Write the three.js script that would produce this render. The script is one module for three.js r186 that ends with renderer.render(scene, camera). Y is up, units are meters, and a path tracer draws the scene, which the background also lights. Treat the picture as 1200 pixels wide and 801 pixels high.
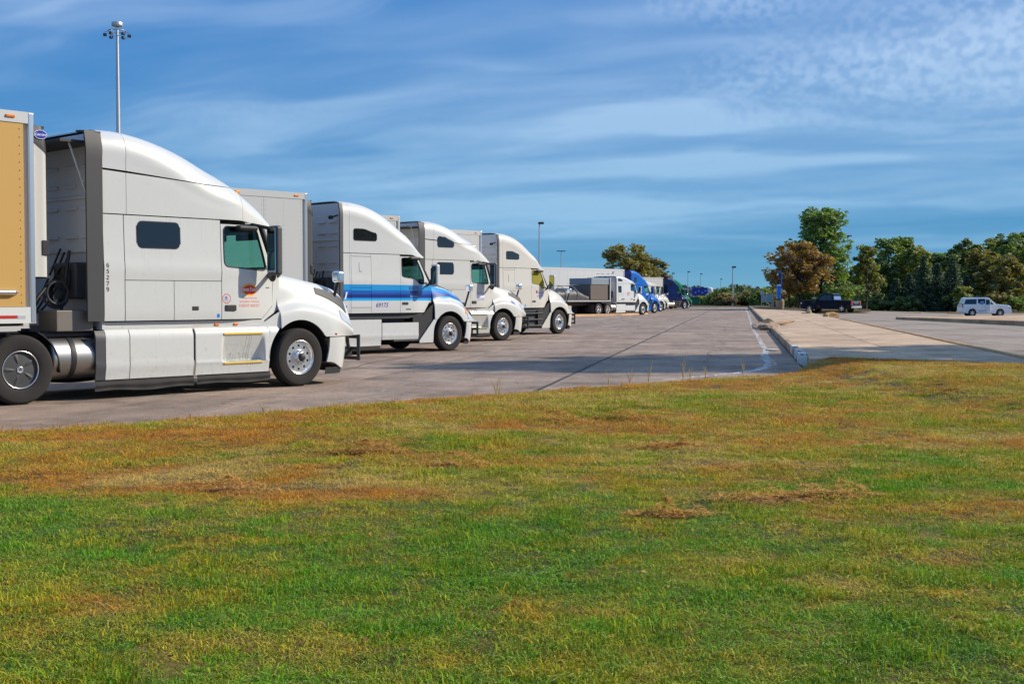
import * as THREE from 'three';
import { mergeGeometries } from 'three/addons/utils/BufferGeometryUtils.js';
import { RoundedBoxGeometry } from 'three/addons/geometries/RoundedBoxGeometry.js';

// ---------------------------------------------------------------- camera, sun, exposure
const scene = new THREE.Scene();
const camera = new THREE.PerspectiveCamera(30.87, 1200 / 801, 0.1, 6000);
camera.position.set(0, 1.58, 0);
camera.rotation.x = -Math.atan(52.5 / 1450);
const renderer = new THREE.WebGLRenderer({ antialias: true });
renderer.toneMapping = THREE.LinearToneMapping;
renderer.toneMappingExposure = 1.2;
renderer.shadowMap.enabled = true;
const sunDir = new THREE.Vector3(0.975 * Math.cos(0.56), Math.sin(0.56), -0.22 * Math.cos(0.56)).normalize();
const sun = new THREE.DirectionalLight(new THREE.Color(1.0, 0.90, 0.74), 4.3);
sun.position.copy(sunDir).multiplyScalar(300).add(new THREE.Vector3(0, 0, -60));
sun.target.position.set(0, 0, -60);
sun.castShadow = true;
Object.assign(sun.shadow.camera, { left: -120, right: 120, top: 120, bottom: -120, near: 1, far: 700 });
sun.shadow.mapSize.set(4096, 4096);
sun.shadow.radius = 1.5;
scene.add(sun, sun.target);

// ---------------------------------------------------------------- noise and small maths
function rng(seed) { let a = seed >>> 0; return () => { a = (a + 0x6D2B79F5) | 0; let t = Math.imul(a ^ (a >>> 15), 1 | a); t = (t + Math.imul(t ^ (t >>> 7), 61 | t)) ^ t; return ((t ^ (t >>> 14)) >>> 0) / 4294967296; }; }
const NT = new Float32Array(65536); { const r = rng(77); for (let i = 0; i < 65536; i++) NT[i] = r(); }
const nh = (i, j) => NT[((i & 255) | ((j & 255) << 8))];
function noise(x, y) { const i = Math.floor(x), j = Math.floor(y); let f = x - i, g = y - j; f = f * f * (3 - 2 * f); g = g * g * (3 - 2 * g); const a = nh(i, j), b = nh(i + 1, j), c = nh(i, j + 1), d = nh(i + 1, j + 1); return a + (b - a) * f + (c - a) * g + (a - b - c + d) * f * g; }
function fbm(x, y, o = 4) { let s = 0, a = 0.5, t = 0; for (let k = 0; k < o; k++) { s += a * noise(x + k * 17.3, y + k * 9.1); t += a; a *= 0.5; x *= 2.03; y *= 2.03; } return s / t; }
// tileable fbm, period p cells at the first octave
function tnoise(x, y, p) { const i = Math.floor(x), j = Math.floor(y); let f = x - i, g = y - j; f = f * f * (3 - 2 * f); g = g * g * (3 - 2 * g); const m = (k) => ((k % p) + p) % p; const a = nh(m(i), m(j)), b = nh(m(i + 1), m(j)), c = nh(m(i), m(j + 1)), d = nh(m(i + 1), m(j + 1)); return a + (b - a) * f + (c - a) * g + (a - b - c + d) * f * g; }
function tfbm(u, v, p, o) { let s = 0, a = 0.5, t = 0; for (let k = 0; k < o; k++) { s += a * tnoise(u * p + k * 5, v * p + k * 3, p); t += a; a *= 0.55; p *= 2; } return s / t; }
const clamp = (x, a = 0, b = 1) => Math.min(b, Math.max(a, x));
const sm = (a, b, x) => { const t = clamp((x - a) / (b - a)); return t * t * (3 - 2 * t); };
const mix = (a, b, t) => a + (b - a) * t;
// smooth table: rows [x, v1, v2 ...]
function tab(T, x) {
  const n = T.length; if (x <= T[0][0]) return T[0].slice(1); if (x >= T[n - 1][0]) return T[n - 1].slice(1);
  let i = 0; while (x > T[i + 1][0]) i++;
  const a = T[Math.max(0, i - 1)], b = T[i], c = T[i + 1], d = T[Math.min(n - 1, i + 2)], h = c[0] - b[0], t = (x - b[0]) / h, out = [];
  for (let k = 1; k < b.length; k++) {
    const m1 = i > 0 ? (c[k] - a[k]) / (c[0] - a[0]) * h : (c[k] - b[k]), m2 = i + 2 < n ? (d[k] - b[k]) / (d[0] - b[0]) * h : (c[k] - b[k]);
    const t2 = t * t, t3 = t2 * t;
    out.push((2 * t3 - 3 * t2 + 1) * b[k] + (t3 - 2 * t2 + t) * m1 + (-2 * t3 + 3 * t2) * c[k] + (t3 - t2) * m2);
  }
  return out;
}
function lin(T, x) { const n = T.length; if (x <= T[0][0]) return T[0][1]; for (let i = 0; i < n - 1; i++) if (x <= T[i + 1][0]) return mix(T[i][1], T[i + 1][1], (x - T[i][0]) / (T[i + 1][0] - T[i][0])); return T[n - 1][1]; }

// ---------------------------------------------------------------- sky: thin altocumulus and cirrus bands over deep blue air
{
  const W = 4096, H = 2048, D = new Float32Array(W * H * 4);
  for (let j = 0; j < H; j++) {
    const el = ((j + 0.5) / H - 0.5) * Math.PI, sy = Math.sin(el), cy = Math.cos(el);
    for (let i = 0; i < W; i++) {
      const o = (j * W + i) * 4;
      if (sy < -0.02) { D[o] = 0.16; D[o + 1] = 0.17; D[o + 2] = 0.17; D[o + 3] = 1; continue; }
      const az = ((i + 0.5) / W - 0.5) * 2 * Math.PI, dx = cy * Math.cos(az), dz = cy * Math.sin(az), y = Math.max(sy, 0);
      const k = Math.exp(-y * 9.0), k2 = Math.exp(-y * 16);
      let r = mix(0.001, 0.045, k), g = mix(0.142, 0.275, k), b = mix(0.455, 0.475, k);
      r += 0.11 * k2; g += 0.09 * k2; b += 0.03 * k2;
      const dot = Math.max(0, dx * sunDir.x + sy * sunDir.y + dz * sunDir.z);
      const halo = Math.pow(dot, 8) * 0.25 + Math.pow(dot, 60) * 0.9;
      const q = 1 / (y + 0.06), px = dx * q, pz = dz * q;
      // veils drawn out along the wind, torn into wisps; a mackerel field higher up
      const wx = px * 0.93 + pz * 0.36, wz = -px * 0.36 + pz * 0.93;
      const w1 = fbm(wx * 0.35 + 3, wz * 0.35 + 8, 4) - 0.5, w2 = fbm(wx * 0.9 + 31, wz * 0.9 + 5, 3) - 0.5;
      const band = fbm(wx * 0.09 + w1 * 0.9 + 14.2, wz * 0.30 + w1 * 1.5 + 5.6, 5);
      const wisp = fbm(wx * 0.7 + w1 * 3 + 9, wz * 2.2 + w2 * 2.5 + 40, 6);
      const fine = fbm(wx * 4 + w2 * 6, wz * 9 + w1 * 12, 4);
      const veil = sm(0.34, 0.66, band), tear = sm(0.22, 0.76, wisp * 0.7 + fine * 0.3);
      let c1 = clamp(veil * (0.55 + 0.45 * tear) + 0.22 * sm(0.5, 0.75, wisp) * sm(0.25, 0.5, band));
      const field = sm(0.38, 0.58, fbm(wx * 0.21 + 25.7 + w1, wz * 0.26 + 3.1 + w2 * 0.4, 4)) * sm(0.10, 0.19, y);
      const cell = 0.8 * fbm(az * 210 + w1 * 7, el * 300 + w2 * 5, 4) + 0.2 * fine;
      const cum = field * (0.24 + 0.76 * sm(0.36, 0.64, cell));
      const c = clamp(c1 * 0.64 * sm(-0.01, 0.06, y) * (1 - 0.6 * field) + cum * 0.66, 0, 0.92);
      const bright = 1.12 + halo * 1.2 + 0.35 * sm(0.12, 0.6, y);
      const low = sm(0.26, 0.04, y);
      r = mix(r, mix(0.50, 0.30, low) * bright, c); g = mix(g, mix(0.62, 0.49, low) * bright, c); b = mix(b, mix(0.79, 0.67, low) * bright, c);
      D[o] = r + halo * 0.9; D[o + 1] = g + halo * 0.75; D[o + 2] = b + halo * 0.55; D[o + 3] = 1;
    }
  }
  const t = new THREE.DataTexture(D, W, H, THREE.RGBAFormat, THREE.FloatType);
  t.mapping = THREE.EquirectangularReflectionMapping; t.magFilter = THREE.LinearFilter; t.minFilter = THREE.LinearFilter; t.needsUpdate = true;
  scene.background = t; scene.environment = t;
}

// ---------------------------------------------------------------- textures and materials
function tex(n, fn, srgb = true) {
  const d = new Uint8Array(n * n * 4);
  for (let j = 0; j < n; j++) for (let i = 0; i < n; i++) { const c = fn(i / n, j / n); const o = (j * n + i) * 4; d[o] = clamp(c[0]) * 255; d[o + 1] = clamp(c[1]) * 255; d[o + 2] = clamp(c[2]) * 255; d[o + 3] = 255; }
  const t = new THREE.DataTexture(d, n, n); t.wrapS = t.wrapT = THREE.RepeatWrapping; t.magFilter = THREE.LinearFilter; t.minFilter = THREE.LinearMipmapLinearFilter; t.generateMipmaps = true;
  if (srgb) t.colorSpace = THREE.SRGBColorSpace; t.needsUpdate = true; return t;
}
const lc = (r, g, b) => new THREE.Color().setRGB(r, g, b);
const std = (r, g, b, rough = 0.6, metal = 0, extra = {}) => new THREE.MeshStandardMaterial({ color: lc(r, g, b), roughness: rough, metalness: metal, side: THREE.DoubleSide, ...extra });
const deep = (r, g, b) => new THREE.MeshPhysicalMaterial({ color: lc(r, g, b), roughness: 0.3, specularIntensity: 0.25, clearcoat: 0.35, clearcoatRoughness: 0.05, side: THREE.DoubleSide });
const paint = (r, g, b, extra = {}) => new THREE.MeshPhysicalMaterial({ color: lc(r, g, b), roughness: 0.38, clearcoat: 0.8, clearcoatRoughness: 0.09, side: THREE.DoubleSide, ...extra });
const speck = tex(512, (u, v) => { const n = 0.80 + 0.22 * (tfbm(u, v, 8, 6) - 0.5) + 0.12 * (tnoise(u * 256, v * 256, 256) - 0.5); return [n, n, n]; });
const wavy = tex(512, (u, v) => { const n = .5 + 1.2 * (tfbm(u, v, 5, 3) - .5); return [n, n, n]; }, false);
const M = {
  white: paint(0.60, 0.605, 0.59), cream: paint(0.58, 0.56, 0.50), offwhite: paint(0.54, 0.535, 0.51),
  liner: std(0.015, 0.015, 0.017, 0.9), black: std(0.018, 0.018, 0.02, 0.55), plastic: std(0.045, 0.047, 0.05, 0.6), grey: std(0.06, 0.062, 0.067, 0.5),
  rubber: std(0.03, 0.028, 0.027, 0.85), tyre: std(0.035, 0.031, 0.029, 0.88, 0, { map: speck }), chrome: std(0.9, 0.9, 0.92, 0.14, 1), alu: std(0.80, 0.79, 0.77, 0.3, 1), brushed: std(0.66, 0.66, 0.66, 0.42, 1), steel: std(0.35, 0.35, 0.36, 0.5, 1),
  frame: std(0.03, 0.03, 0.032, 0.6), yellow: std(0.72, 0.47, 0.03, 0.6), red: paint(0.5, 0.02, 0.01), orange: std(0.8, 0.2, 0.02, 0.4), amber: paint(0.75, 0.3, 0.03),
  backwall: std(0.60, 0.61, 0.62, 0.55), seat: std(0.06, 0.06, 0.065, 0.9), dash: std(0.05, 0.05, 0.05, 0.8),
  glass: new THREE.MeshPhysicalMaterial({ color: lc(0.36, 0.68, 0.60), transmission: 1, thickness: 0, roughness: 0.02, ior: 1.5, side: THREE.DoubleSide }),
  dark: new THREE.MeshPhysicalMaterial({ color: lc(0.012, 0.014, 0.016), roughness: 0.06, clearcoat: 1, clearcoatRoughness: 0.03, side: THREE.DoubleSide }),
  lens: new THREE.MeshPhysicalMaterial({ color: lc(0.5, 0.52, 0.55), roughness: 0.1, clearcoat: 1, side: THREE.DoubleSide }),
  tank: std(0.42, 0.41, 0.40, 0.4, 1), mirror: std(0.85, 0.88, 0.9, 0.05, 1), lime: std(0.26, 0.23, 0.012, 0.8), galv: std(0.55, 0.55, 0.54, 0.45, 0.8), deckwood: std(0.24, 0.15, 0.08, 0.85),
};

// ---------------------------------------------------------------- object helpers
const used = new Map();
function numbered(n) { const k = used.get(n) || 0; used.set(n, k + 1); return k ? `${n}_${String(k).padStart(3, '0')}` : n; }
function fin(o) { o.castShadow = o.receiveShadow = true; return o; }
function obj(name, geo, mat, parent) { const g = Array.isArray(geo) ? join(geo) : geo; const m = fin(new THREE.Mesh(g, mat)); m.name = name; if (parent) parent.add(m); else { m.name = numbered(name); scene.add(m); } return m; }
function tag(o, label, category, group, kind) { if (label) o.userData.label = label; if (category) o.userData.category = category; if (group) o.userData.group = group; if (kind) o.userData.kind = kind; return o; }
function thing(name, label, category, group, pos = [0, 0, 0], ry = 0) { const g = new THREE.Group(); g.name = numbered(name); g.position.set(...pos); g.rotation.y = ry; scene.add(g); return tag(g, label, category, group); }
function sub(name, parent) { const g = new THREE.Group(); g.name = name; parent.add(g); return g; }
function struct(name, geo, mat) { const o = obj(name, geo, mat); o.userData.kind = 'structure'; return o; }
function join(list) { const L = list.map(g => { let h = g.index ? g.toNonIndexed() : g; for (const k of Object.keys(h.attributes)) if (!['position', 'normal', 'uv', 'color'].includes(k)) h.deleteAttribute(k); return h; }); const hasC = L.every(g => g.attributes.color); if (!hasC) L.forEach(g => g.deleteAttribute('color')); return L.length === 1 ? L[0] : mergeGeometries(L); }
function dup(src, pos, ry, sc, label) { const c = src.clone(); c.name = numbered(src.name.replace(/_\d{3}$/, '')); c.userData = { ...src.userData }; c.position.set(...pos); if (ry !== undefined) c.rotation.y = ry; if (sc) c.scale.set(...[].concat(sc.length ? sc : [sc, sc, sc])); if (label) c.userData.label = label; scene.add(c); return c; }
const at = (g, x, y, z) => g.translate(x, y, z);
const box = (x0, x1, y0, y1, z0, z1, r = 0) => { const w = x1 - x0, h = y1 - y0, d = z1 - z0; const g = r ? new RoundedBoxGeometry(w, h, d, 2, Math.min(r, w * .49, h * .49, d * .49)) : new THREE.BoxGeometry(w, h, d); return at(g, (x0 + x1) / 2, (y0 + y1) / 2, (z0 + z1) / 2); };
function cyl(a, b, r0, r1 = r0, n = 12) { const A = new THREE.Vector3(...a), B = new THREE.Vector3(...b), d = B.clone().sub(A), L = d.length(); const g = new THREE.CylinderGeometry(r1, r0, L, n, 1); g.applyQuaternion(new THREE.Quaternion().setFromUnitVectors(new THREE.Vector3(0, 1, 0), d.normalize())); return at(g, (A.x + B.x) / 2, (A.y + B.y) / 2, (A.z + B.z) / 2); }
function tube(pts, r, n = 6, seg = 0) { return new THREE.TubeGeometry(new THREE.CatmullRomCurve3(pts.map(p => new THREE.Vector3(...p))), seg || pts.length * 6, r, n, false); }
const latheZ = (pts, n = 32) => { const g = new THREE.LatheGeometry(pts.map(p => new THREE.Vector2(p[0], p[1])), n); g.rotateX(Math.PI / 2); return g; };   // axis to +z, points [radius, z]
// a curved panel from fn(s,t) -> [x,y,z], edges folded inwards; uv from the side view (x, y)
const UVX = -4.4, UVW = 6, UVH = 4.5;
function surf(fn, nu, nv, { fold = 0, flip = false } = {}) {
  const P = [], I = [], U = [];
  for (let j = 0; j <= nv; j++) for (let i = 0; i <= nu; i++) { const p = fn(i / nu, j / nv); P.push(p[0], p[1], flip ? -p[2] : p[2]); U.push((p[0] - UVX) / UVW, p[1] / UVH); }
  const w = nu + 1;
  for (let j = 0; j < nv; j++) for (let i = 0; i < nu; i++) { const a = j * w + i, b = a + 1, c = a + w, d = c + 1; if (flip) I.push(a, c, b, b, c, d); else I.push(a, b, c, b, d, c); }
  const g = new THREE.BufferGeometry(); g.setAttribute('position', new THREE.Float32BufferAttribute(P, 3)); g.setAttribute('uv', new THREE.Float32BufferAttribute(U, 2)); g.setIndex(I); g.computeVertexNormals();
  if (!fold) return g;
  const N = g.attributes.normal, ring = [];
  for (let i = 0; i < nu; i++) ring.push(i); for (let j = 0; j < nv; j++) ring.push(j * w + nu); for (let i = nu; i > 0; i--) ring.push(nv * w + i); for (let j = nv; j > 0; j--) ring.push(j * w);
  const p2 = [], u2 = [], i2 = [];
  for (let k = 0; k <= ring.length; k++) { const q = ring[k % ring.length]; for (const o of [0, fold]) { p2.push(P[q * 3] - N.getX(q) * o, P[q * 3 + 1] - N.getY(q) * o, P[q * 3 + 2] - N.getZ(q) * o); u2.push(U[q * 2], U[q * 2 + 1]); } }
  for (let k = 0; k < ring.length; k++) { const a = k * 2; i2.push(a, a + 1, a + 2, a + 1, a + 3, a + 2); }
  const e = new THREE.BufferGeometry(); e.setAttribute('position', new THREE.Float32BufferAttribute(p2, 3)); e.setAttribute('uv', new THREE.Float32BufferAttribute(u2, 2)); e.setIndex(i2); e.computeVertexNormals();
  return join([g, e]);
}
function livery(w, draw, base) {   // flat print in side view: metres to pixels
  const h = Math.round(w * UVH / UVW), c = document.createElement('canvas'); c.width = w; c.height = h; const g = c.getContext('2d'), k = w / UVW;
  g.fillStyle = base; g.fillRect(0, 0, w, h);
  draw(g, x => (x - UVX) * k, y => h - y * k, k);
  const t = new THREE.CanvasTexture(c); t.colorSpace = THREE.SRGBColorSpace; t.magFilter = THREE.LinearFilter; return t;
}
const liv = (t) => new THREE.MeshPhysicalMaterial({ map: t, bumpMap: wavy, bumpScale: .006, roughness: 0.42, specularIntensity: .45, clearcoat: 0.8, clearcoatRoughness: 0.09, side: THREE.DoubleSide });
function textPlate(w, h, pxh, draw, bg) { const c = document.createElement('canvas'); c.height = pxh; c.width = Math.round(pxh * w / h); const g = c.getContext('2d'); if (bg) { g.fillStyle = bg; g.fillRect(0, 0, c.width, c.height); } draw(g, c.width, c.height); const t = new THREE.CanvasTexture(c); t.colorSpace = THREE.SRGBColorSpace; t.magFilter = THREE.LinearFilter; return t; }

// ---------------------------------------------------------------- wheels
const WG = {};
{
  const tread = (w) => { const p = [[.30, -w], [.43, -w - .005], [.49, -w + .015], [.513, -w + .045]]; for (const z of [-.075, -.025, .025, .075]) p.push([.515, z - .008], [.502, z - .006], [.502, z + .006], [.515, z + .008]); p.push([.513, w - .045], [.49, w - .015], [.475, w - .004], [.47, w - .006], [.43, w + .005], [.335, w + .002], [.292, w - .02]); return p; };
  WG.tyre = latheZ(tread(.14), 40);
  const t2 = latheZ(tread(.13), 40); const t3 = t2.clone().translate(0, 0, -.33); WG.dual = join([t2, t3]);
  const ring = (ri, ro, holes, hr, rh, depth) => { const s = new THREE.Shape(); s.absarc(0, 0, ro, 0, Math.PI * 2); const h0 = new THREE.Path(); h0.absarc(0, 0, ri, 0, Math.PI * 2, true); s.holes.push(h0); for (let k = 0; k < holes; k++) { const a = (k + .5) / holes * Math.PI * 2, p = new THREE.Path(); p.absarc(Math.cos(a) * hr, Math.sin(a) * hr, rh, 0, Math.PI * 2, true); s.holes.push(p); } return new THREE.ExtrudeGeometry(s, { depth, bevelEnabled: true, bevelSize: .004, bevelThickness: .004, bevelSegments: 1, curveSegments: 28 }); };
  const nuts = (r, z, l) => { const a = []; for (let k = 0; k < 10; k++) { const t = k / 10 * Math.PI * 2; a.push(at(new THREE.CylinderGeometry(.013, .017, l, 6).rotateX(Math.PI / 2), Math.cos(t) * r, Math.sin(t) * r, z + l / 2)); } return a; };
  WG.rim = join([ring(.12, .268, 10, .207, .026, .012).translate(0, 0, .065), latheZ([[.262, .07], [.275, .095], [.295, .125], [.302, .128], [.302, .118], [.285, .06], [.27, .0]], 40)]);
  WG.hub = join([latheZ([[.0, .19], [.05, .19], [.062, .18], [.07, .15], [.078, .11], [.14, .098], [.14, .06]], 28), ...nuts(.117, .095, .05)]);
  WG.cap = latheZ([[.0, .215], [.05, .21], [.06, .195], [.072, .16]], 20);
  WG.drum = latheZ([[0, .045], [.26, .045], [.27, -.1]], 24);
  WG.rimD = join([ring(.1, .268, 10, .2, .027, .012).translate(0, 0, -.06), latheZ([[.262, -.055], [.275, .05], [.292, .11], [.302, .118], [.302, .1], [.28, .02]], 40)]);
  WG.hubD = join([latheZ([[0, .1], [.06, .1], [.075, .085], [.08, -.03], [.14, -.04], [.14, -.06]], 24), ...nuts(.115, -.05, .05)]);
  WG.drumD = latheZ([[0, -.08], [.26, -.08], [.27, -.2]], 24);
  // five-spoke moulded cover
  WG.cover = surf((s, t) => { const a = s * Math.PI * 2, r = .27 * t, f = (((a / (Math.PI * 2) * 5) % 1) + 1) % 1; const sp = sm(.36, .5, f) - sm(.5, .64, f); const z = .07 + .022 * Math.cos(t * 1.4) + .016 * sp * sm(.3, .5, t) * sm(.95, .75, t); return [Math.cos(a) * r, Math.sin(a) * r, z]; }, 90, 12);
  WG.coverRing = latheZ([[.262, .08], [.264, .112], [.274, .118], [.284, .112], [.286, .08]], 48);
  WG.emblem = join([latheZ([[0, .098], [.03, .098], [.042, .104], [.05, .1], [.052, .085]], 24)]);
  WG.tri = (() => { const s = new THREE.Shape(); for (let k = 0; k < 3; k++) { const a = Math.PI / 2 + k * 2.0944; k ? s.lineTo(Math.cos(a) * .028, Math.sin(a) * .028) : s.moveTo(Math.cos(a) * .028, Math.sin(a) * .028); } const h = new THREE.Path(); for (let k = 0; k < 3; k++) { const a = Math.PI / 2 - k * 2.0944; k ? h.lineTo(Math.cos(a) * .014, Math.sin(a) * .014) : h.moveTo(Math.cos(a) * .014, Math.sin(a) * .014); } s.holes.push(h); return new THREE.ExtrudeGeometry(s, { depth: .006, bevelEnabled: false }).translate(0, 0, .098); })();
}
function wheel(parent, x, side, kind = 'steer', R = 1) {
  const g = sub('wheel', parent), dual = kind !== 'steer';
  g.position.set(x, .515 * R, side * (dual ? 1.09 : 1.075)); if (side < 0) g.rotation.y = Math.PI; g.rotation.z = (x * 3.7) % 6.28; if (R !== 1) g.scale.setScalar(R);
  obj('tyre', dual ? WG.dual : WG.tyre, M.tyre, g);
  if (kind === 'cover') { g.rotation.z = 0; obj('wheel_cover', WG.cover, M.plastic, g); obj('cover_ring', WG.coverRing, M.alu, g); obj('emblem', WG.emblem, M.alu, g); obj('emblem', WG.tri, M.black, g); }
  else if (kind === 'steer') { obj('rim', WG.rim, M.alu, g); obj('hub', WG.hub, M.brushed, g); obj('hub_cap', WG.cap, M.black, g); obj('brake_drum', WG.drum, M.liner, g); }
  else { obj('rim', WG.rimD, kind === 'painted' ? M.offwhite : M.alu, g); obj('hub', WG.hubD, M.brushed, g); obj('brake_drum', WG.drumD, M.liner, g); }
  return g;
}

// ---------------------------------------------------------------- tractors
const rwin = (x0, x1, loF, hiF, r) => { const q = x => { const d = Math.min(x - x0, x1 - x); return d >= r ? 0 : r - Math.sqrt(Math.max(0, r * r - (r - d) * (r - d))); }; return { x0, x1, lo: x => loF(x) + q(x), hi: x => hiF(x) - q(x) }; };
const cosp = s => .5 - .5 * Math.cos(Math.PI * s);
const F = v => typeof v === 'function' ? v : () => v;
const TYPES = {
  A: {
    back: -3.82, ext: -4.1, ys: x => mix(2.87, 2.80, sm(-1.2, -.4, x)), roofEnd: -.36, seamX: -3.41, seamY: x => 3.54 - .11 * clamp((x + 3.82) / 1.9), nn: x => mix(8, 2.8, sm(-3.7, -1.6, x)), bot: 1.2,
    roof: [[-3.82, 4.19], [-3.4, 4.19], [-2.8, 4.11], [-2.0, 3.92], [-1.3, 3.62], [-.8, 3.32], [-.52, 3.1], [-.36, 2.9]],
    W: [[-3.9, 1.235], [-1.7, 1.235], [-1.2, 1.215], [-.75, 1.15], [-.36, 1.07]],
    door: { x0: -1.66, x1: -.53, lo: x => x < -.79 ? 1.21 : mix(1.21, 1.44, (x + .79) / .26), hi: x => x < -.86 ? 2.80 : mix(2.80, 2.03, (x + .86) / .33) },
    win: rwin(-1.6, -.69, x => mix(2.10, 2.04, (x + 1.6) / .91), x => x < -.9 ? 2.76 : mix(2.76, 2.16, (x + .9) / .21), .09),
    cowl: { x0: -.80, x1: -.36, lo: x => mix(1.088, 1.348, clamp((x + .9) / .48)), hi: x => x < -.52 ? Math.max(mix(1.088, 1.348, clamp((x + .9) / .48)) + .004, mix(1.2, 1.43, (x + .79) / .26) ) : mix(2.02, 1.98, (x + .52) / .16) },
    side: [['sleeper_panel', -3.81, -3.465, 1.21, 2.86], ['sleeper_panel', -3.45, -1.675, 1.85, 2.86], ['baggage_door', -3.45, -2.585, 1.21, 1.84], ['baggage_door', -2.573, -1.675, 1.21, 1.84]],
    hoodX: [-.42, 1.3], arch: .67,
    hood: [[-.5, 1.2, 1.26, 1.1, 1.45, 1.06, 1.8, .94, 1.99, 2.04], [0, 1.205, 1.36, 1.1, 1.5, 1.02, 1.74, .9, 1.93, 2.0], [.4, 1.205, 1.31, 1.1, 1.45, 1.0, 1.67, .86, 1.86, 1.93], [.8, 1.19, 1.18, 1.08, 1.33, .97, 1.57, .82, 1.77, 1.85], [1.1, 1.15, 1.06, 1.05, 1.2, .94, 1.44, .78, 1.66, 1.74], [1.3, 1.09, .96, 1.0, 1.07, .9, 1.27, .73, 1.5, 1.6]],
    header: [-.40, 2.82, .30], cowlLine: [.02, 1.97, .40], half: 1.05,
  },
  B: {
    back: -3.97, ext: -4.09, ys: x => mix(2.78, 2.70, sm(-1.5, -.8, x)), roofEnd: -.72, seamX: -3.74, seamY: null, nn: x => mix(8, 2.9, sm(-3.8, -1.6, x)), bot: 1.13,
    roof: [[-3.97, 4.2], [-3.5, 4.19], [-2.9, 4.1], [-2.2, 3.88], [-1.6, 3.54], [-1.1, 3.14], [-.72, 2.78]],
    W: [[-4, 1.225], [-1.9, 1.225], [-1.3, 1.2], [-.9, 1.13], [-.6, 1.08]],
    door: { x0: -1.92, x1: -.74, lo: x => x < -.95 ? 1.14 : mix(1.14, 1.42, (x + .95) / .21), hi: x => x < -1.24 ? 2.73 : mix(2.73, 1.98, (x + 1.24) / .5) },
    win: rwin(-1.86, -.98, x => x < -1.4 ? mix(2.16, 2.1, (x + 1.86) / .46) : mix(2.1, 1.96, sm(-1.4, -1.15, x)), x => x < -1.3 ? 2.69 : mix(2.69, 2.2, (x + 1.3) / .32), .07),
    cowl: { x0: -.73, x1: -.62, lo: 1.42, hi: x => mix(1.98, 1.95, (x + .73) / .1) },
    side: [['sleeper_panel', -3.96, -3.745, 1.14, 2.77], ['sleeper_panel', -3.735, -3.69, 1.14, 2.77], ['sleeper_hatch', -3.68, -2.99, 1.84, 2.69], ['sleeper_panel', -3.68, -2.99, 2.7, 2.77], ['sleeper_panel', -3.68, -2.99, 1.73, 1.83], ['baggage_door', -3.68, -2.99, 1.3, 1.72], ['sleeper_panel', -3.68, -2.99, 1.14, 1.29], ['sleeper_panel', -2.98, -1.93, 1.14, 2.77]],
    hoodX: [-.60, 1.1], arch: .66,
    hood: [[-.75, 1.2, 1.30, 1.14, 1.5, 1.09, 1.78, .94, 1.97, 2.06], [-.3, 1.21, 1.38, 1.12, 1.52, 1.0, 1.76, .82, 1.94, 2.03], [.2, 1.21, 1.37, 1.07, 1.5, .92, 1.69, .72, 1.85, 1.93], [.6, 1.18, 1.21, 1.01, 1.36, .84, 1.55, .64, 1.7, 1.79], [.9, 1.1, 1.04, .93, 1.15, .76, 1.35, .57, 1.5, 1.6], [1.1, 1.0, .88, .83, .97, .66, 1.15, .5, 1.3, 1.4]],
    header: [-.76, 2.72, .34], cowlLine: [-.22, 1.97, .45], half: 1.07,
  },
};
const sweep = (p, k = .14) => { const q = k * (1 - Math.pow(p[2] / 1.22, 2)) * sm(.2, 1.1, p[0]); return [p[0] + q, p[1], p[2]]; };
const cat4 = (a, b, c, d, t) => .5 * ((2 * b) + (c - a) * t + (2 * a - 5 * b + 4 * c - d) * t * t + (3 * b - a - 3 * c + d) * t * t * t);

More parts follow.
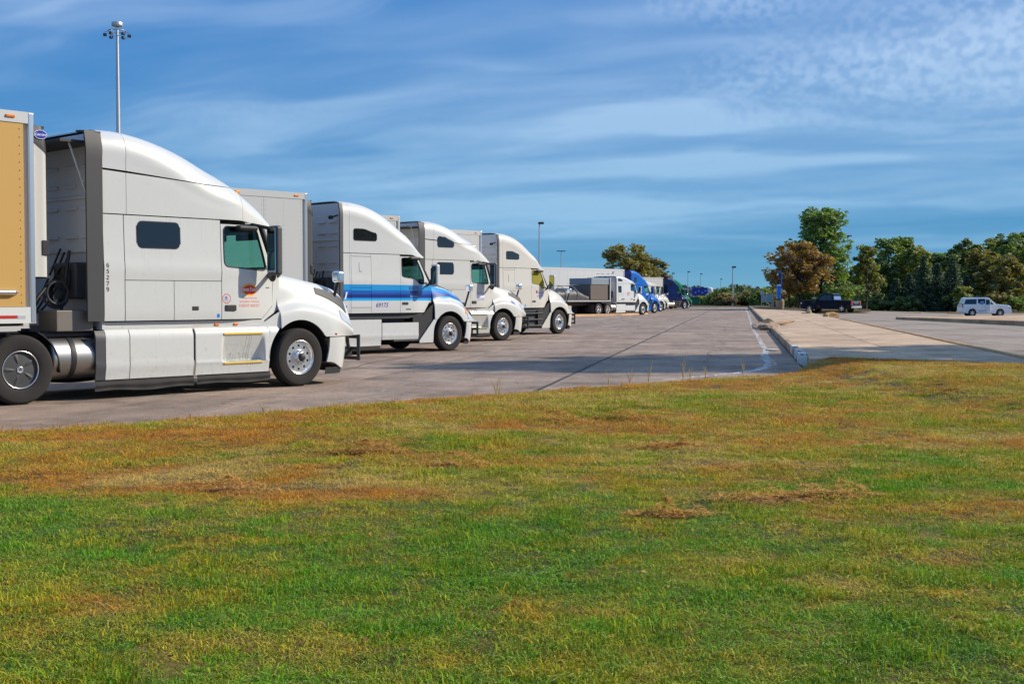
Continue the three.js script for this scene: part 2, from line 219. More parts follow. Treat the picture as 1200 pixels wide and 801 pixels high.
function tractor(o) {
  const S = { ...TYPES[o.type], ...(o.over || {}) }, G = thing('semi_truck', o.label, 'truck', null, o.pos, o.ry);
  const pR = o.livery || o.paint || M.white, pL = o.paint || M.white, lowR = o.low || pR, A = o.type === 'A';
  const Wd = x => tab(S.W, x)[0];
  const Z = (x, y) => Wd(x) - .028 * sm(1.9, 2.9, y) + .012 * Math.exp(-Math.pow((y - 2.02) / .1, 2)) - .012 * sm(1.35, 1.15, y);
  const side = (x0, x1, lo, hi, nu, nv, fold, dz = 0, flip = false) => { lo = F(lo); hi = F(hi); return surf((s, t) => { const x = mix(x0, x1, s), y = mix(lo(x), hi(x), t); return [x, y, Z(x, y) + dz]; }, nu, nv, { fold, flip }); };
  for (const sd of [1, -1]) {
    const fl = sd < 0, p = fl ? pL : pR;
    for (const [n, x0, x1, lo, hi] of S.side) obj(n, side(x0, x1, lo, hi, 8, 12, .025, 0, fl), p, G);
    // door: four pieces round the window opening
    const d = S.door, w = S.win, hi = x => d.hi(x), wl = x => w.lo(clamp(x, w.x0, w.x1)), wh = x => w.hi(clamp(x, w.x0, w.x1));
    const piece = (x0, x1, lo, h, nu, nv, cs) => surf((s, t) => { const x = mix(x0, x1, cs ? cosp(s) : s), y = mix(lo(x), Math.max(h(x), lo(x) + .001), t); return [x, y, Z(x, y)]; }, nu, nv, { fold: .02, flip: fl });
    const door = obj('door', [piece(d.x0, w.x0, d.lo, hi, 2, 14), piece(w.x0, w.x1, d.lo, wl, 28, 10, true), piece(w.x0, w.x1, wh, hi, 28, 3, true), piece(w.x1, d.x1, d.lo, hi, 8, 10)], p, G);
    obj('window_glass', surf((s, t) => { const x = mix(w.x0, w.x1, cosp(s)), y = mix(w.lo(x), w.hi(x), t); return [x, y, Z(x, y) - .018]; }, 24, 6, { flip: fl }), o.shade && !fl ? M.lime : M.glass, door);
    { // rubber gasket round the window
      const out = []; for (let k = 0; k <= 24; k++) { const x = mix(w.x0, w.x1, cosp(k / 24)); out.push([x, w.hi(x)]); } for (let k = 24; k >= 0; k--) { const x = mix(w.x0, w.x1, cosp(k / 24)); out.push([x, w.lo(x)]); }
      const cx = (w.x0 + w.x1) / 2, cy = (w.lo(cx) + w.hi(cx)) / 2;
      obj('window_gasket', surf((s, t) => { const q = s * out.length, i = Math.floor(q) % out.length; const a = out[i]; const x = cx + (a[0] - cx) * (1 - .02 + .075 * t), y = cy + (a[1] - cy) * (1 - .02 + .085 * t); return [x, y, Z(x, y) + .006 - .02 * Math.pow(2 * t - 1, 4)]; }, out.length, 4, { flip: fl }), M.black, door);
    }
    obj('door_handle', box(d.x0 + .06, d.x0 + .28, A ? 1.35 : 1.37, A ? 1.45 : 1.44, sd * (Z(d.x0, 1.4) - .01), sd * (Z(d.x0, 1.4) + .018), .015), M.black, door);
    obj('cowl_panel', side(S.cowl.x0, S.cowl.x1, S.cowl.lo, S.cowl.hi, 44, 8, .02, 0, fl), p, G);
    // lining behind the panels
    const L = M.liner;
    obj('inner_lining', [side(S.back + .01, d.x0 - .01, S.bot, S.ys, 4, 6, 0, -.045, fl), ...[[d.x0 - .01, w.x0, d.lo, x => hi(x)], [w.x0, w.x1, d.lo, wl], [w.x0, w.x1, wh, hi], [w.x1, S.cowl.x1, d.lo, x => Math.max(d.lo(Math.min(x, d.x1)) + .1, hi(Math.min(x, d.x1)) - .02)]].map(([a, b, l, h]) => surf((s, t) => { const x = mix(a, b, cosp(s)), y = mix(l(x), h(x), t); return [x, y, Z(x, y) - .05]; }, 16, 4, { flip: fl }))], L, G);
    // windows of the sleeper
    for (const q of o.windows || []) { const ww = rwin(q[0], q[1], F(q[2]), F(q[3]), q[4] || .07); const mk = (g, dz) => surf((s, t) => { const x = mix(ww.x0 - g, ww.x1 + g, cosp(s)), xx = clamp(x, ww.x0, ww.x1), y = mix(ww.lo(xx) - g, ww.hi(xx) + g, t); const zr = y > S.ys(x) ? roofZ(x, y) : Z(x, y); return [x, y, zr + dz]; }, 24, 8, { fold: .02, flip: fl }); const b = obj('sleeper_window', mk(0, .012), M.dark, G); obj('window_gasket', mk(.016, .007), M.black, b); }
  }
  function roofZ(x, y) { const ys = S.ys(x), R = tab(S.roof, x)[0], q = clamp((y - ys) / (R - ys), 0, .999); const n = S.nn(x); return (Z(x, ys) + .01) * Math.pow(1 - Math.pow(q, n), 1 / n); }
  { // roof fairing, in panels
    const rp = (s, t, x0, x1, t0, t1, fl, inset = 0) => { const x = mix(x0, x1, s), a0 = typeof t0 === 'function' ? t0(x) : t0, a1 = typeof t1 === 'function' ? t1(x) : t1, a = mix(a0, a1, t), R = tab(S.roof, x)[0] - inset, ys = S.ys(x) + .006, z0 = Z(x, ys) + .008 + .022 * sm(.12, .3, a) * sm(-.5, -1.2, x) - inset; const y = ys + Math.max(.01, R - ys) * Math.pow(Math.sin(a), 2 / S.nn(x)), z = z0 * Math.pow(Math.max(0, Math.cos(a)), 2 / S.nn(x)); const k = .42 * Math.pow(z / 1.15, 2) * sm(-1.7, S.roofEnd, x); return [x - k + .16 * sm(-1.7, S.roofEnd, x), y, z]; };
    const ang = (x, y) => { const ys = S.ys(x), R = tab(S.roof, x)[0]; return Math.asin(Math.pow(clamp((y - ys) / (R - ys)), S.nn(x) / 2)); };
    const e = .004, H = Math.PI / 2;
    const xs = A ? [[S.back + .01, S.seamX - e], [S.seamX + e, -1.06 - e], [-1.06 + e, S.roofEnd]] : [[S.back + .01, S.seamX - e], [S.seamX + e, S.roofEnd]];
    for (const [x0, x1] of xs) {
      const long = x1 - x0 > .5, nu = long ? 36 : 8;
      if (S.seamY) {
        const up = x => Math.min(ang(x, Math.min(S.seamY(x), tab(S.roof, x)[0])) , H);
        for (const fl of [false, true]) obj('roof_fairing_panel', surf((s, t) => rp(s, t, x0, x1, 0, x => up(x) * .985, fl), nu, 10, { fold: .02, flip: fl }), fl ? pL : pR, G);
        obj('roof_fairing_panel', [false, true].map(fl => surf((s, t) => rp(s, t, x0, x1, x => Math.min(up(x) * 1.0 + .012, H), H, fl), nu, 16, { fold: .02, flip: fl })), pL, G);
      } else for (const fl of [false, true]) obj('roof_fairing_panel', surf((s, t) => rp(s, t, x0, x1, 0, H, fl), nu, 26, { fold: .02, flip: fl }), fl ? pL : pR, G);
    }
    obj('inner_lining', [false, true].map(fl => surf((s, t) => rp(s, t, S.back + .02, S.roofEnd - .05, 0, H, fl, .04), 16, 12, { flip: fl })), M.liner, G);
  }
  for (const z of [-.72, -.3, 0, .3, .72]) { const x = S.roofEnd - .62; obj('marker_lamp', box(x - .05, x + .05, tab(S.roof, x)[0] - .02 - .1 * z * z, tab(S.roof, x)[0] + .045 - .1 * z * z, z - .035, z + .035, .015), M.amber, G); }
  { // windscreen, pillars, cabin
    const [hx, hy, hk] = S.header, [cx, cy, ck] = S.cowlLine, hw = S.half;
    const ws = (s, t) => { const z = (s * 2 - 1) * hw, q = Math.pow(z / hw, 2); return [mix(cx - ck * q, hx - hk * q, t), mix(cy - .02 * q, hy - .02 * q, t), z * (1 - .04 * t)]; };
    obj('windscreen', surf(ws, 16, 8), M.glass, G);
    for (const sd of [0, 1]) { const a = ws(sd, -.02), b = ws(sd, 1.03); obj('pillar', cyl(a, b, .055, .05, 8), M.black, G); }
    obj('cabin_floor', box(S.back + .05, cx - .3, S.bot - .05, S.bot + .03, -1.05, 1.05), M.liner, G);
    obj('dashboard', box(cx - .75, cx - .28, 1.5, 2.10, -.98, .98, .06), M.dash, G);
    for (const z of [-.5, .5]) obj('sun_visor', box(hx - .22, hx - .18, hy - .24, hy - .02, z - .34, z + .34, .01), M.dash, G);
    obj('roof_console', box(hx - .75, hx - .25, hy - .14, hy + .02, -.95, .95, .03), M.dash, G);
    for (const z of [-.62, .62]) { const st = obj('seat', [box(S.door.x0 + .32, S.door.x0 + .82, 1.6, 1.73, z - .25, z + .25, .05), box(S.door.x0 + .2, S.door.x0 + .34, 1.68, 2.38, z - .24, z + .24, .05), box(S.door.x0 + .21, S.door.x0 + .32, 2.4, 2.62, z - .14, z + .14, .04)], M.seat, G); }
    const sw = join([new THREE.TorusGeometry(.22, .018, 6, 28), box(-.2, .2, -.02, .02, -.01, .01), box(-.02, .02, -.2, 0, -.01, .01)]); sw.rotateY(Math.PI / 2); sw.rotateZ(.6); obj('steering_wheel', at(sw, cx - .8, 2.1, -.5), M.black, G);
    obj('curtain', box(S.door.x0 - .06, S.door.x0 - .03, S.bot, S.ys(-2) - .05, -1.15, 1.15), M.seat, G);
  }
  { // hood, fenders, bumper, grille
    const [h0, h1] = S.hoodX, ar = S.arch, inA = ar * Math.sin(Math.acos(.35 / ar));
    const lo = x => { const f = Math.abs(x) < ar ? .51 + Math.sqrt(ar * ar - x * x) : 0; return x > 0 ? Math.max(f, .87) : (x < -.5 ? Math.max(.51 + Math.sqrt(ar * ar - .25), 0) : f); };
    const sec = (x, v) => { const c = tab(S.hood, x), L = lo(x), P = [[1.225 - .16 * sm(.7, 1.3, x), L], [c[0], Math.max(c[1], L + .05)], [c[2], Math.max(c[3], L + .09)], [c[4], c[5]], [c[6], c[7]], [c[6] * .55, c[8] - .035], [0, c[8]]]; const q = v * 6, i = Math.min(5, Math.floor(q)), t = q - i, g = k => P[clamp(k, 0, 6)]; const gm = k => k > 6 ? [-P[5][0], P[5][1]] : g(k); return sweep([x, cat4(g(i - 1)[1], g(i)[1], g(i + 1)[1], gm(i + 2)[1], t), cat4(g(i - 1)[0], g(i)[0], g(i + 1)[0], gm(i + 2)[0], t)]); };
    for (const fl of [false, true]) obj('hood', surf((s, t) => sec(mix(h0, h1, s), t), 48, 36, { fold: .03, flip: fl }), fl ? pL : pR, G);
    for (const fl of [false, true]) obj('wheel_well', surf((s, t) => { const a = mix(-.15, Math.PI + .15, s); return [Math.cos(a) * (ar - .015), .51 + Math.sin(a) * (ar - .015), mix(.6, 1.19, t)]; }, 24, 3, { flip: fl }), M.liner, G);
    const bp = (s) => { const a = s * Math.PI / 2, n = 2 / 3.2; return [.67 + (h1 - .67) * Math.pow(Math.sin(a), n), 1.215 * Math.pow(Math.max(0, Math.cos(a)), n)]; };
    const bb = A ? .29 : .25, bt = A ? .855 : .84;
    for (const fl of [false, true]) obj('bumper', surf((s, t) => { const [x, z] = bp(s); const y = mix(bb + .12 * sm(.3, 0, s), bt, t), tuck = .06 * Math.pow(1 - t, 2); return sweep([x - tuck, y, z - tuck * .4]); }, 30, 10, { fold: .03, flip: fl }), fl ? pL : (o.bumper || pR), G);
    for (const fl of [false, true]) obj('air_dam', surf((s, t) => { const [x, z] = bp(s); return sweep([x - .07 - .03 * (1 - t), mix(.19, bb + .02, t), z - .05]); }, 20, 2, { flip: fl }), M.black, G);
    obj('grille', [...Array.from({ length: 9 }, (_, k) => box(h1 + .06, h1 + .1, .9 + k * .06, .925 + k * .06, -.5, .5)), box(h1 - .05, h1 + .06, .8, A ? 1.54 : 1.42, -.66, .66, .03)], M.plastic, G);
    for (const sd of [1, -1]) {
      const fl = sd < 0;
      if (A) { obj('hood_vent', surf((s, t) => { const x = mix(.5, 1.2, s), v = mix(.495 - .05 * s, .60 - .02 * (1 - s), t) ; const p = sec(x, v); return [p[0] + .004, p[1] + .003, p[2] + .01]; }, 14, 5, { fold: .015, flip: fl }), M.plastic, G); obj('headlight', surf((s, t) => { const p = sec(mix(1.0, 1.27, s), mix(.24, .40, t)); return [p[0] + .008, p[1], p[2] + .008]; }, 8, 6, { fold: .015, flip: fl }), M.lens, G); obj('side_marker', box(.66, .84, .895, .925, sd * 1.185, sd * 1.215), M.red, G); }
      else { obj('headlight', surf((s, t) => { const p = sec(mix(.72, 1.06, s), mix(.05, mix(.3, .22, s), t)); return [p[0] + .008, p[1], p[2] + .01]; }, 8, 6, { fold: .015, flip: fl }), M.lens, G); obj('turn_signal', surf((s, t) => { const p = sec(mix(.64, .73, s), mix(.12, .3, t)); return [p[0] + .006, p[1], p[2] + .012]; }, 4, 5, { fold: .015, flip: fl }), M.amber, G); obj('hood_vent', surf((s, t) => { const p = sec(mix(-.35, .5, s), mix(.62, .655 + .02 * (1 - s), t)); return [p[0], p[1] + .006, p[2] + .006]; }, 12, 3, { fold: .01, flip: fl }), M.plastic, G); obj('lower_fender', surf((s, t) => { const x = mix(-1.2, -.42, s), l = x < -.655 ? .27 : .51 + Math.sqrt(Math.max(0, ar * ar - x * x)), h = Math.max(l + .002, Math.min(x < -.64 ? mix(.34, .935, (x + 1.2) / .56) : .935, 2)); return [x, mix(l, h, t), 1.215]; }, 40, 8, { fold: .03, flip: fl }), p2(fl), G); }
    }
    function p2(fl) { return fl ? pL : pR; }
    if (o.guard !== false) { // tube guard before the bumper
      const gx = h1 + .21, T = []; const U = o.guard === 'low' ? .82 : .86;
      for (const y of [.44, .62, U - .02]) T.push(cyl([gx, y, -1.02], [gx, y, 1.02], .034, .034, 8));
      for (const z of [-1.02, -.45, .45, 1.02]) T.push(cyl([gx, .40, z], [gx, U + .02, z], .034, .034, 8));
      for (const z of [-.8, .8]) T.push(tube([[h1 - .05, 1.12, z], [h1 + .12, 1.1, z], [gx - .1, .9, z], [gx - .03, .5, z]], .035, 8), box(h1 - .2, gx, .48, .6, z - .03, z + .03));
      obj('bull_bar', T, M.black, G);
    }
    for (const sd of o.hoodMirrors || [1, -1]) { const [mx, my, mz] = o.hm || (A ? [1.0, 1.72, .88] : [1.02, 1.62, .80]); const g = sub('hood_mirror', G); obj('stalk', tube([[mx - .04, my - .34, sd * mz], [mx + .06, my + .05, sd * (mz + .06)], [mx + .04, my + .16, sd * (mz + .12)]], .03, 6), M.black, g); obj('housing', box(mx - .02, mx + .14, my + .13, my + .34, sd * (mz + .1) - .1, sd * (mz + .1) + .1, .05), o.hoodMirrorMat || M.chrome, g); }
  }
  // door mirrors
  for (const sd of [1, -1]) {
    const g = sub('door_mirror', G), x = A ? -.76 : -.84, y0 = A ? 1.95 : 1.88, y1 = A ? 2.80 : 2.52;
    obj('housing', box(x - .06, x + .09, y0, y1, sd * 1.47 - .14, sd * 1.47 + .14, .055), A ? M.grey : pL, g); obj('mirror_glass', box(x - .068, x - .058, y0 + .05, y1 - .05, sd * 1.47 - .11, sd * 1.47 + .11), M.mirror, g);
    for (const ag of A ? [tube([[x + .02, y0 + .03, sd * 1.44], [x + .05, y0 - .06, sd * 1.36], [x + .14, y0 + .02, sd * 1.13]], .045, 8), cyl([x, y1 - .05, sd * 1.4], [x - .25, y1 + .02, sd * 1.17], .03)] : [tube([[x + .02, y0 + .12, sd * 1.42], [x + .04, y0 + .1, sd * 1.25], [x - .02, y0 + .02, sd * 1.14]], .028, 6), tube([[x + .02, y0 + .3, sd * 1.42], [x + .08, y0 + .2, sd * 1.22], [x + .02, y0 + .04, sd * 1.14]], .024, 6)]) obj('arm', ag, M.black, g);
    if (sd > 0) obj('down_mirror', box(S.win.x0 + .22, S.win.x0 + .62, S.win.hi(S.win.x0 + .4) - .06, S.win.hi(S.win.x0 + .4) + .03, 1.19, 1.34, .04), M.black, g);
  }
  // back of the cab
  const bw = sub('cab_back', G), X = S.back;
  obj('back_panel', [box(X, X + .05, S.bot - .12, o.backTop || 3.95, -1.17, 1.17), ...(o.backTop ? [] : [box(X, X + .05, 3.95, 4.13, -1.09, 1.09)])], o.backMat || M.backwall, bw);
  const ribs = []; for (const y of [1.55, 2.05, 2.5, 2.95, 3.3, 3.6]) for (const z of [-.8, -.3, .3, .8]) ribs.push(box(X - .035, X, y, y + .05, z - .17, z + .17, .012)); for (const y of [1.35, 2.28, 3.12]) ribs.push(box(X - .03, X, y, y + .05, -1.15, 1.15, .012));
  obj('pressed_rib', ribs, o.backMat || M.backwall, bw);
  obj('cooling_unit', box(X - .26, X - .02, 1.55, 2.12, .15, .85, .04), M.plastic, bw);
  obj('fan', [new THREE.TorusGeometry(.2, .02, 6, 20).rotateY(Math.PI / 2).translate(X - .27, 1.86, .5), cyl([X - .3, 1.86, .5], [X - .2, 1.86, .5], .06), ...[0, 1, 2, 3, 4].map(k => box(X - .28, X - .26, 1.86 + .02, 2.05, .46, .54).translate(0, -1.86, -.5).rotateX(k * 1.2566).translate(0, 1.86, .5))], M.black, bw);
  const hose = []; for (const k of [0, 1, 2]) hose.push(tube([[X - .1, 2.35 - k * .06, .1 + k * .12], [X - .45, 1.7 - k * .08, .2 + k * .1], [X - .75, 1.35, .35 + k * .08], [X - .95, 1.75, .5], [X - 1.05, 2.0, .55]], .018, 5)); { const coil = []; for (let k = 0; k <= 60; k++) { const a = k / 60 * 6.28 * 4; coil.push([X - .55 + k * .001, 1.62 + Math.cos(a) * .17, .72 + Math.sin(a) * .17]); } hose.push(tube(coil, .016, 5, 160)); for (const q of [0, .05]) hose.push(at(new THREE.TorusGeometry(.2 - q * .6, .022, 6, 30), X - .62, 1.62 + q * .5, .92 + q)); hose.push(tube([[X - .8, 1.72, .95], [X - 1.0, 1.5, 1.0], [X - 1.05, 1.2, .9]], .024, 6)); } hose.push(cyl([X - .45, 1.35, .75], [X - .3, 2.3, .75], .025));
  obj('air_hoses', hose, M.black, bw);
  obj('deck_plate', box(X - 1.0, X, .98, 1.03, -.6, 1.0), M.frame, bw);
  if (A && o.toolbox !== false) obj('toolbox', box(X - .72, X - .12, 1.06, 1.38, .55, 1.12, .015), std(.2, .18, .16, .55, .6), bw);
  if (A) { obj('roof_wing', box(X - .62, X + .02, 3.93, 3.97, -1.1, 1.1), M.plastic, bw); obj('wing_strut', cyl([X - .42, 3.93, 1.0], [X - .06, 2.92, 1.02], .018), M.white, bw); }
  else obj('work_lamp', [box(X - .3, X - .2, 3.68, 3.78, .95, 1.08, .03), cyl([X - .2, 3.74, 1.0], [X, 3.8, 1.0], .02)], M.black, bw);
  for (const sd of [1, -1]) { // side extenders
    const fl = sd < 0, top = o.extTop || 4.12;
    obj('side_extender', surf((s, t) => { const y = mix(S.bot + .01, top, t), x = mix(S.ext, X - .005, s); return [x, y, 1.24 + .012 * (1 - s) - .05 * sm(top - .25, top, y)]; }, 4, 20, { fold: .035, flip: fl }), o.extMat || M.grey, G);
    if (S.seamY) obj('extender_top', surf((s, t) => { const a = t * .95; return [mix(S.ext + .02, X, s), top - .02 + .05 * Math.sin(a), 1.2 * Math.pow(Math.cos(a), .5)]; }, 2, 10, { fold: .03, flip: fl }), o.extMat || M.grey, G);
  }
  // chassis
  for (const z of [-.42, .42]) obj('frame_rail', box(-6.95, 1.05, .74, 1.0, z - .04, z + .04), M.frame, G);
  obj('engine_block', [box(-1.6, .9, .5, 1.35, -.38, .38), box(-3.9, -1.6, .6, 1.12, -1.0, 1.0), cyl([-.0, .51, -1], [0, .51, 1], .07)], M.frame, G);
  obj('fifth_wheel', [box(-6.3, -5.3, 1.08, 1.16, -.45, .45, .03), box(-6.1, -5.5, 1.0, 1.08, -.5, .5)], M.frame, G);
  for (const x of [-5.15, -6.45]) obj('drive_axle', [cyl([x, .51, -1.1], [x, .51, 1.1], .1), cyl([x - .2, .55, 0], [x + .2, .55, 0], .2)], M.frame, G);
  for (const sd of [1, -1]) {
    wheel(G, 0, sd, 'steer'); wheel(G, -5.15, sd, A && o.covers ? 'cover' : 'drive'); wheel(G, -6.45, sd, A && o.covers ? 'cover' : 'drive');
    obj('mud_flap', box(-7.22, -7.2, .25, .95, sd * 1.2 - .6 * (sd > 0 ? 1 : 0), sd * 1.2 + .6 * (sd < 0 ? 1 : 0)), M.rubber, G);
    if (A) obj('quarter_fender', surf((s, t) => { const a = mix(-.1, 1.15, s); return [-5.15 + Math.cos(a) * .62, .51 + Math.sin(a) * .62, mix(.6, 1.2, t)]; }, 14, 3, { fold: .015, flip: sd < 0 }), M.black, G);
    const fl = sd < 0, p = fl ? pL : lowR, tk = sd * .86;
    const tank = obj('fuel_tank', [cyl([-4.6, .66, tk], [S.back + .2, .66, tk], .335, .335, 28), at(new THREE.SphereGeometry(.335, 24, 12).scale(.25, 1, 1), -4.6, .66, tk)], M.tank, G); obj('tank_strap', [latheZ([[.338, -.04], [.345, -.04], [.345, .04], [.338, .04]], 28).rotateY(Math.PI / 2).translate(-4.3, .66, tk)], M.black, tank);
    const zc = (x, y) => 1.225 - .03 * sm(.52, .28, y) + .008 * Math.exp(-Math.pow((y - .5) / .03, 2)) - .05 * Math.pow(sm(.92, 1.08, y), 2);
    const fair = (n, x0, x1, lo, hi, mat = p, nu = 12, nv = 14) => { lo = F(lo); hi = F(hi); obj(n, surf((s, t) => { const x = mix(x0, x1, s), y = mix(lo(x), hi(x), t); return [x, y, zc(x, y)]; }, nu, nv, { fold: .03, flip: fl }), mat, G); };
    if (A) {
      fair('chassis_fairing', -3.79, -3.385, .3, 1.07); fair('chassis_fairing', -3.37, -2.215, .3, 1.07); fair('chassis_fairing_edge', -3.96, -3.8, .3, 1.06, M.grey, 3);
      const hi = x => x < -.9 ? 1.07 : (x < -.42 ? mix(1.07, 1.33, (x + .9) / .48) : mix(1.33, 1.11, (x + .42) / .18)), lo = x => x < -.68 ? .3 : .51 + Math.sqrt(Math.max(0, .69 * .69 - x * x));
      const scoop = (x, y) => .15 * sm(-1.66, -1.6, x) * sm(-.78, -.84, x) * (y > .95 ? 0 : y < .5 ? 0 : (.95 - y) / .45);
      obj('step_fairing', surf((s, t) => { const x = mix(-2.17, -.245, s), l = lo(x), y = mix(l, Math.max(hi(x), l + .003), t); return [x, y, zc(x, y) - scoop(x, y)]; }, 90, 44, { fold: .03, flip: fl }), p, G);
      for (const y of [.965, .475]) obj('step_edge', box(-1.63, -.83, y - .018, y + .014, sd * 1.21 - .03, sd * 1.21 + .03, .008), o.stepMat || M.yellow, G);
      obj('step_tread', box(-1.6, -.84, .455, .475, sd > 0 ? 1.05 : -1.22, sd > 0 ? 1.22 : -1.05), M.plastic, G);
      obj('rubber_skirt', surf((s, t) => [mix(-3.96, -2.19, s), mix(.125 + .015 * Math.sin(s * 9), .3, t), 1.19 + .008 * Math.sin(s * 25) * (1 - t) - .012 * Math.sin(t * 9)], 40, 8, { flip: fl }), M.rubber, G);
      obj('rubber_skirt', surf((s, t) => [mix(-2.13, -.65, s), mix(.145 + .012 * Math.sin(s * 7), .3, t), 1.19 + .008 * Math.sin(s * 21) * (1 - t) - .012 * Math.sin(t * 9)], 40, 8, { flip: fl }), M.rubber, G);
      obj('sill', box(-3.8, -.75, 1.05, 1.19, sd > 0 ? 1.02 : -1.16, sd > 0 ? 1.16 : -1.02), p, G);
      obj('latch', box(-2.24, -2.12, 1.365, 1.43, sd * 1.235 - .012, sd * 1.235 + .012, .008), M.black, G);
      for (const x of [-1.72, -1.34]) obj('side_marker', box(x - .045, x + .045, 1.105, 1.145, sd * 1.165 - .012, sd * 1.165 + .012, .008), M.orange, G);
    } else {
      obj('sill', box(-3.95, -.9, .98, 1.12, sd > 0 ? .98 : -1.12, sd > 0 ? 1.12 : -.98), M.plastic, G);
      obj('step_well', [surf((s, t) => { const x = mix(-1.42, -.64, s); return [x, mix(mix(.33, .9, sm(-1.2, -.64, x)), mix(1.06, 1.36, sm(-1.1, -.64, x)), t), 1.17]; }, 12, 6, { flip: fl })], M.black, G);
      if (o.skirts !== false) { fair('chassis_fairing', -3.98, -2.63, x => mix(.22, .24, (x + 4) / 1.4), .96, p); fair('chassis_fairing', -2.6, -1.25, .39, .86, p); obj('tread_step', box(-2.2, -1.3, .33, .39, sd > 0 ? 1.0 : -1.24, sd > 0 ? 1.24 : -1.0, .01), M.plastic, G); obj('rubber_skirt', box(-3.95, -2.65, .12, .22, sd * 1.18 - .006, sd * 1.18 + .006), M.rubber, G); }
      else { for (const y of [.36, .62, .88]) obj('tread_step', box(-2.3, -1.1, y, y + .05, sd > 0 ? .95 : -1.2, sd > 0 ? 1.2 : -.95, .01), M.grey, G); obj('battery_box', box(-2.3, -1.15, .3, 1.05, sd > 0 ? .8 : -1.08, sd > 0 ? 1.08 : -.8, .03), M.plastic, G); obj('fuel_tank', cyl([-3.8, .62, tk], [-2.4, .62, tk], .32, .32, 24), M.alu, G); obj('exhaust_pipe', tube([[-2.5, 1.1, sd * 1.05], [-2.6, .8, sd * 1.12], [-2.45, .5, sd * 1.1]], .07, 10), M.alu, G); }
    }
  }
  if (o.antenna) obj('antenna', cyl([S.door.x1 - .02, 2.1, -1.35], [S.door.x1 + .02, o.antenna, -1.35], .012, .006, 6), M.black, G);
  return G;
}

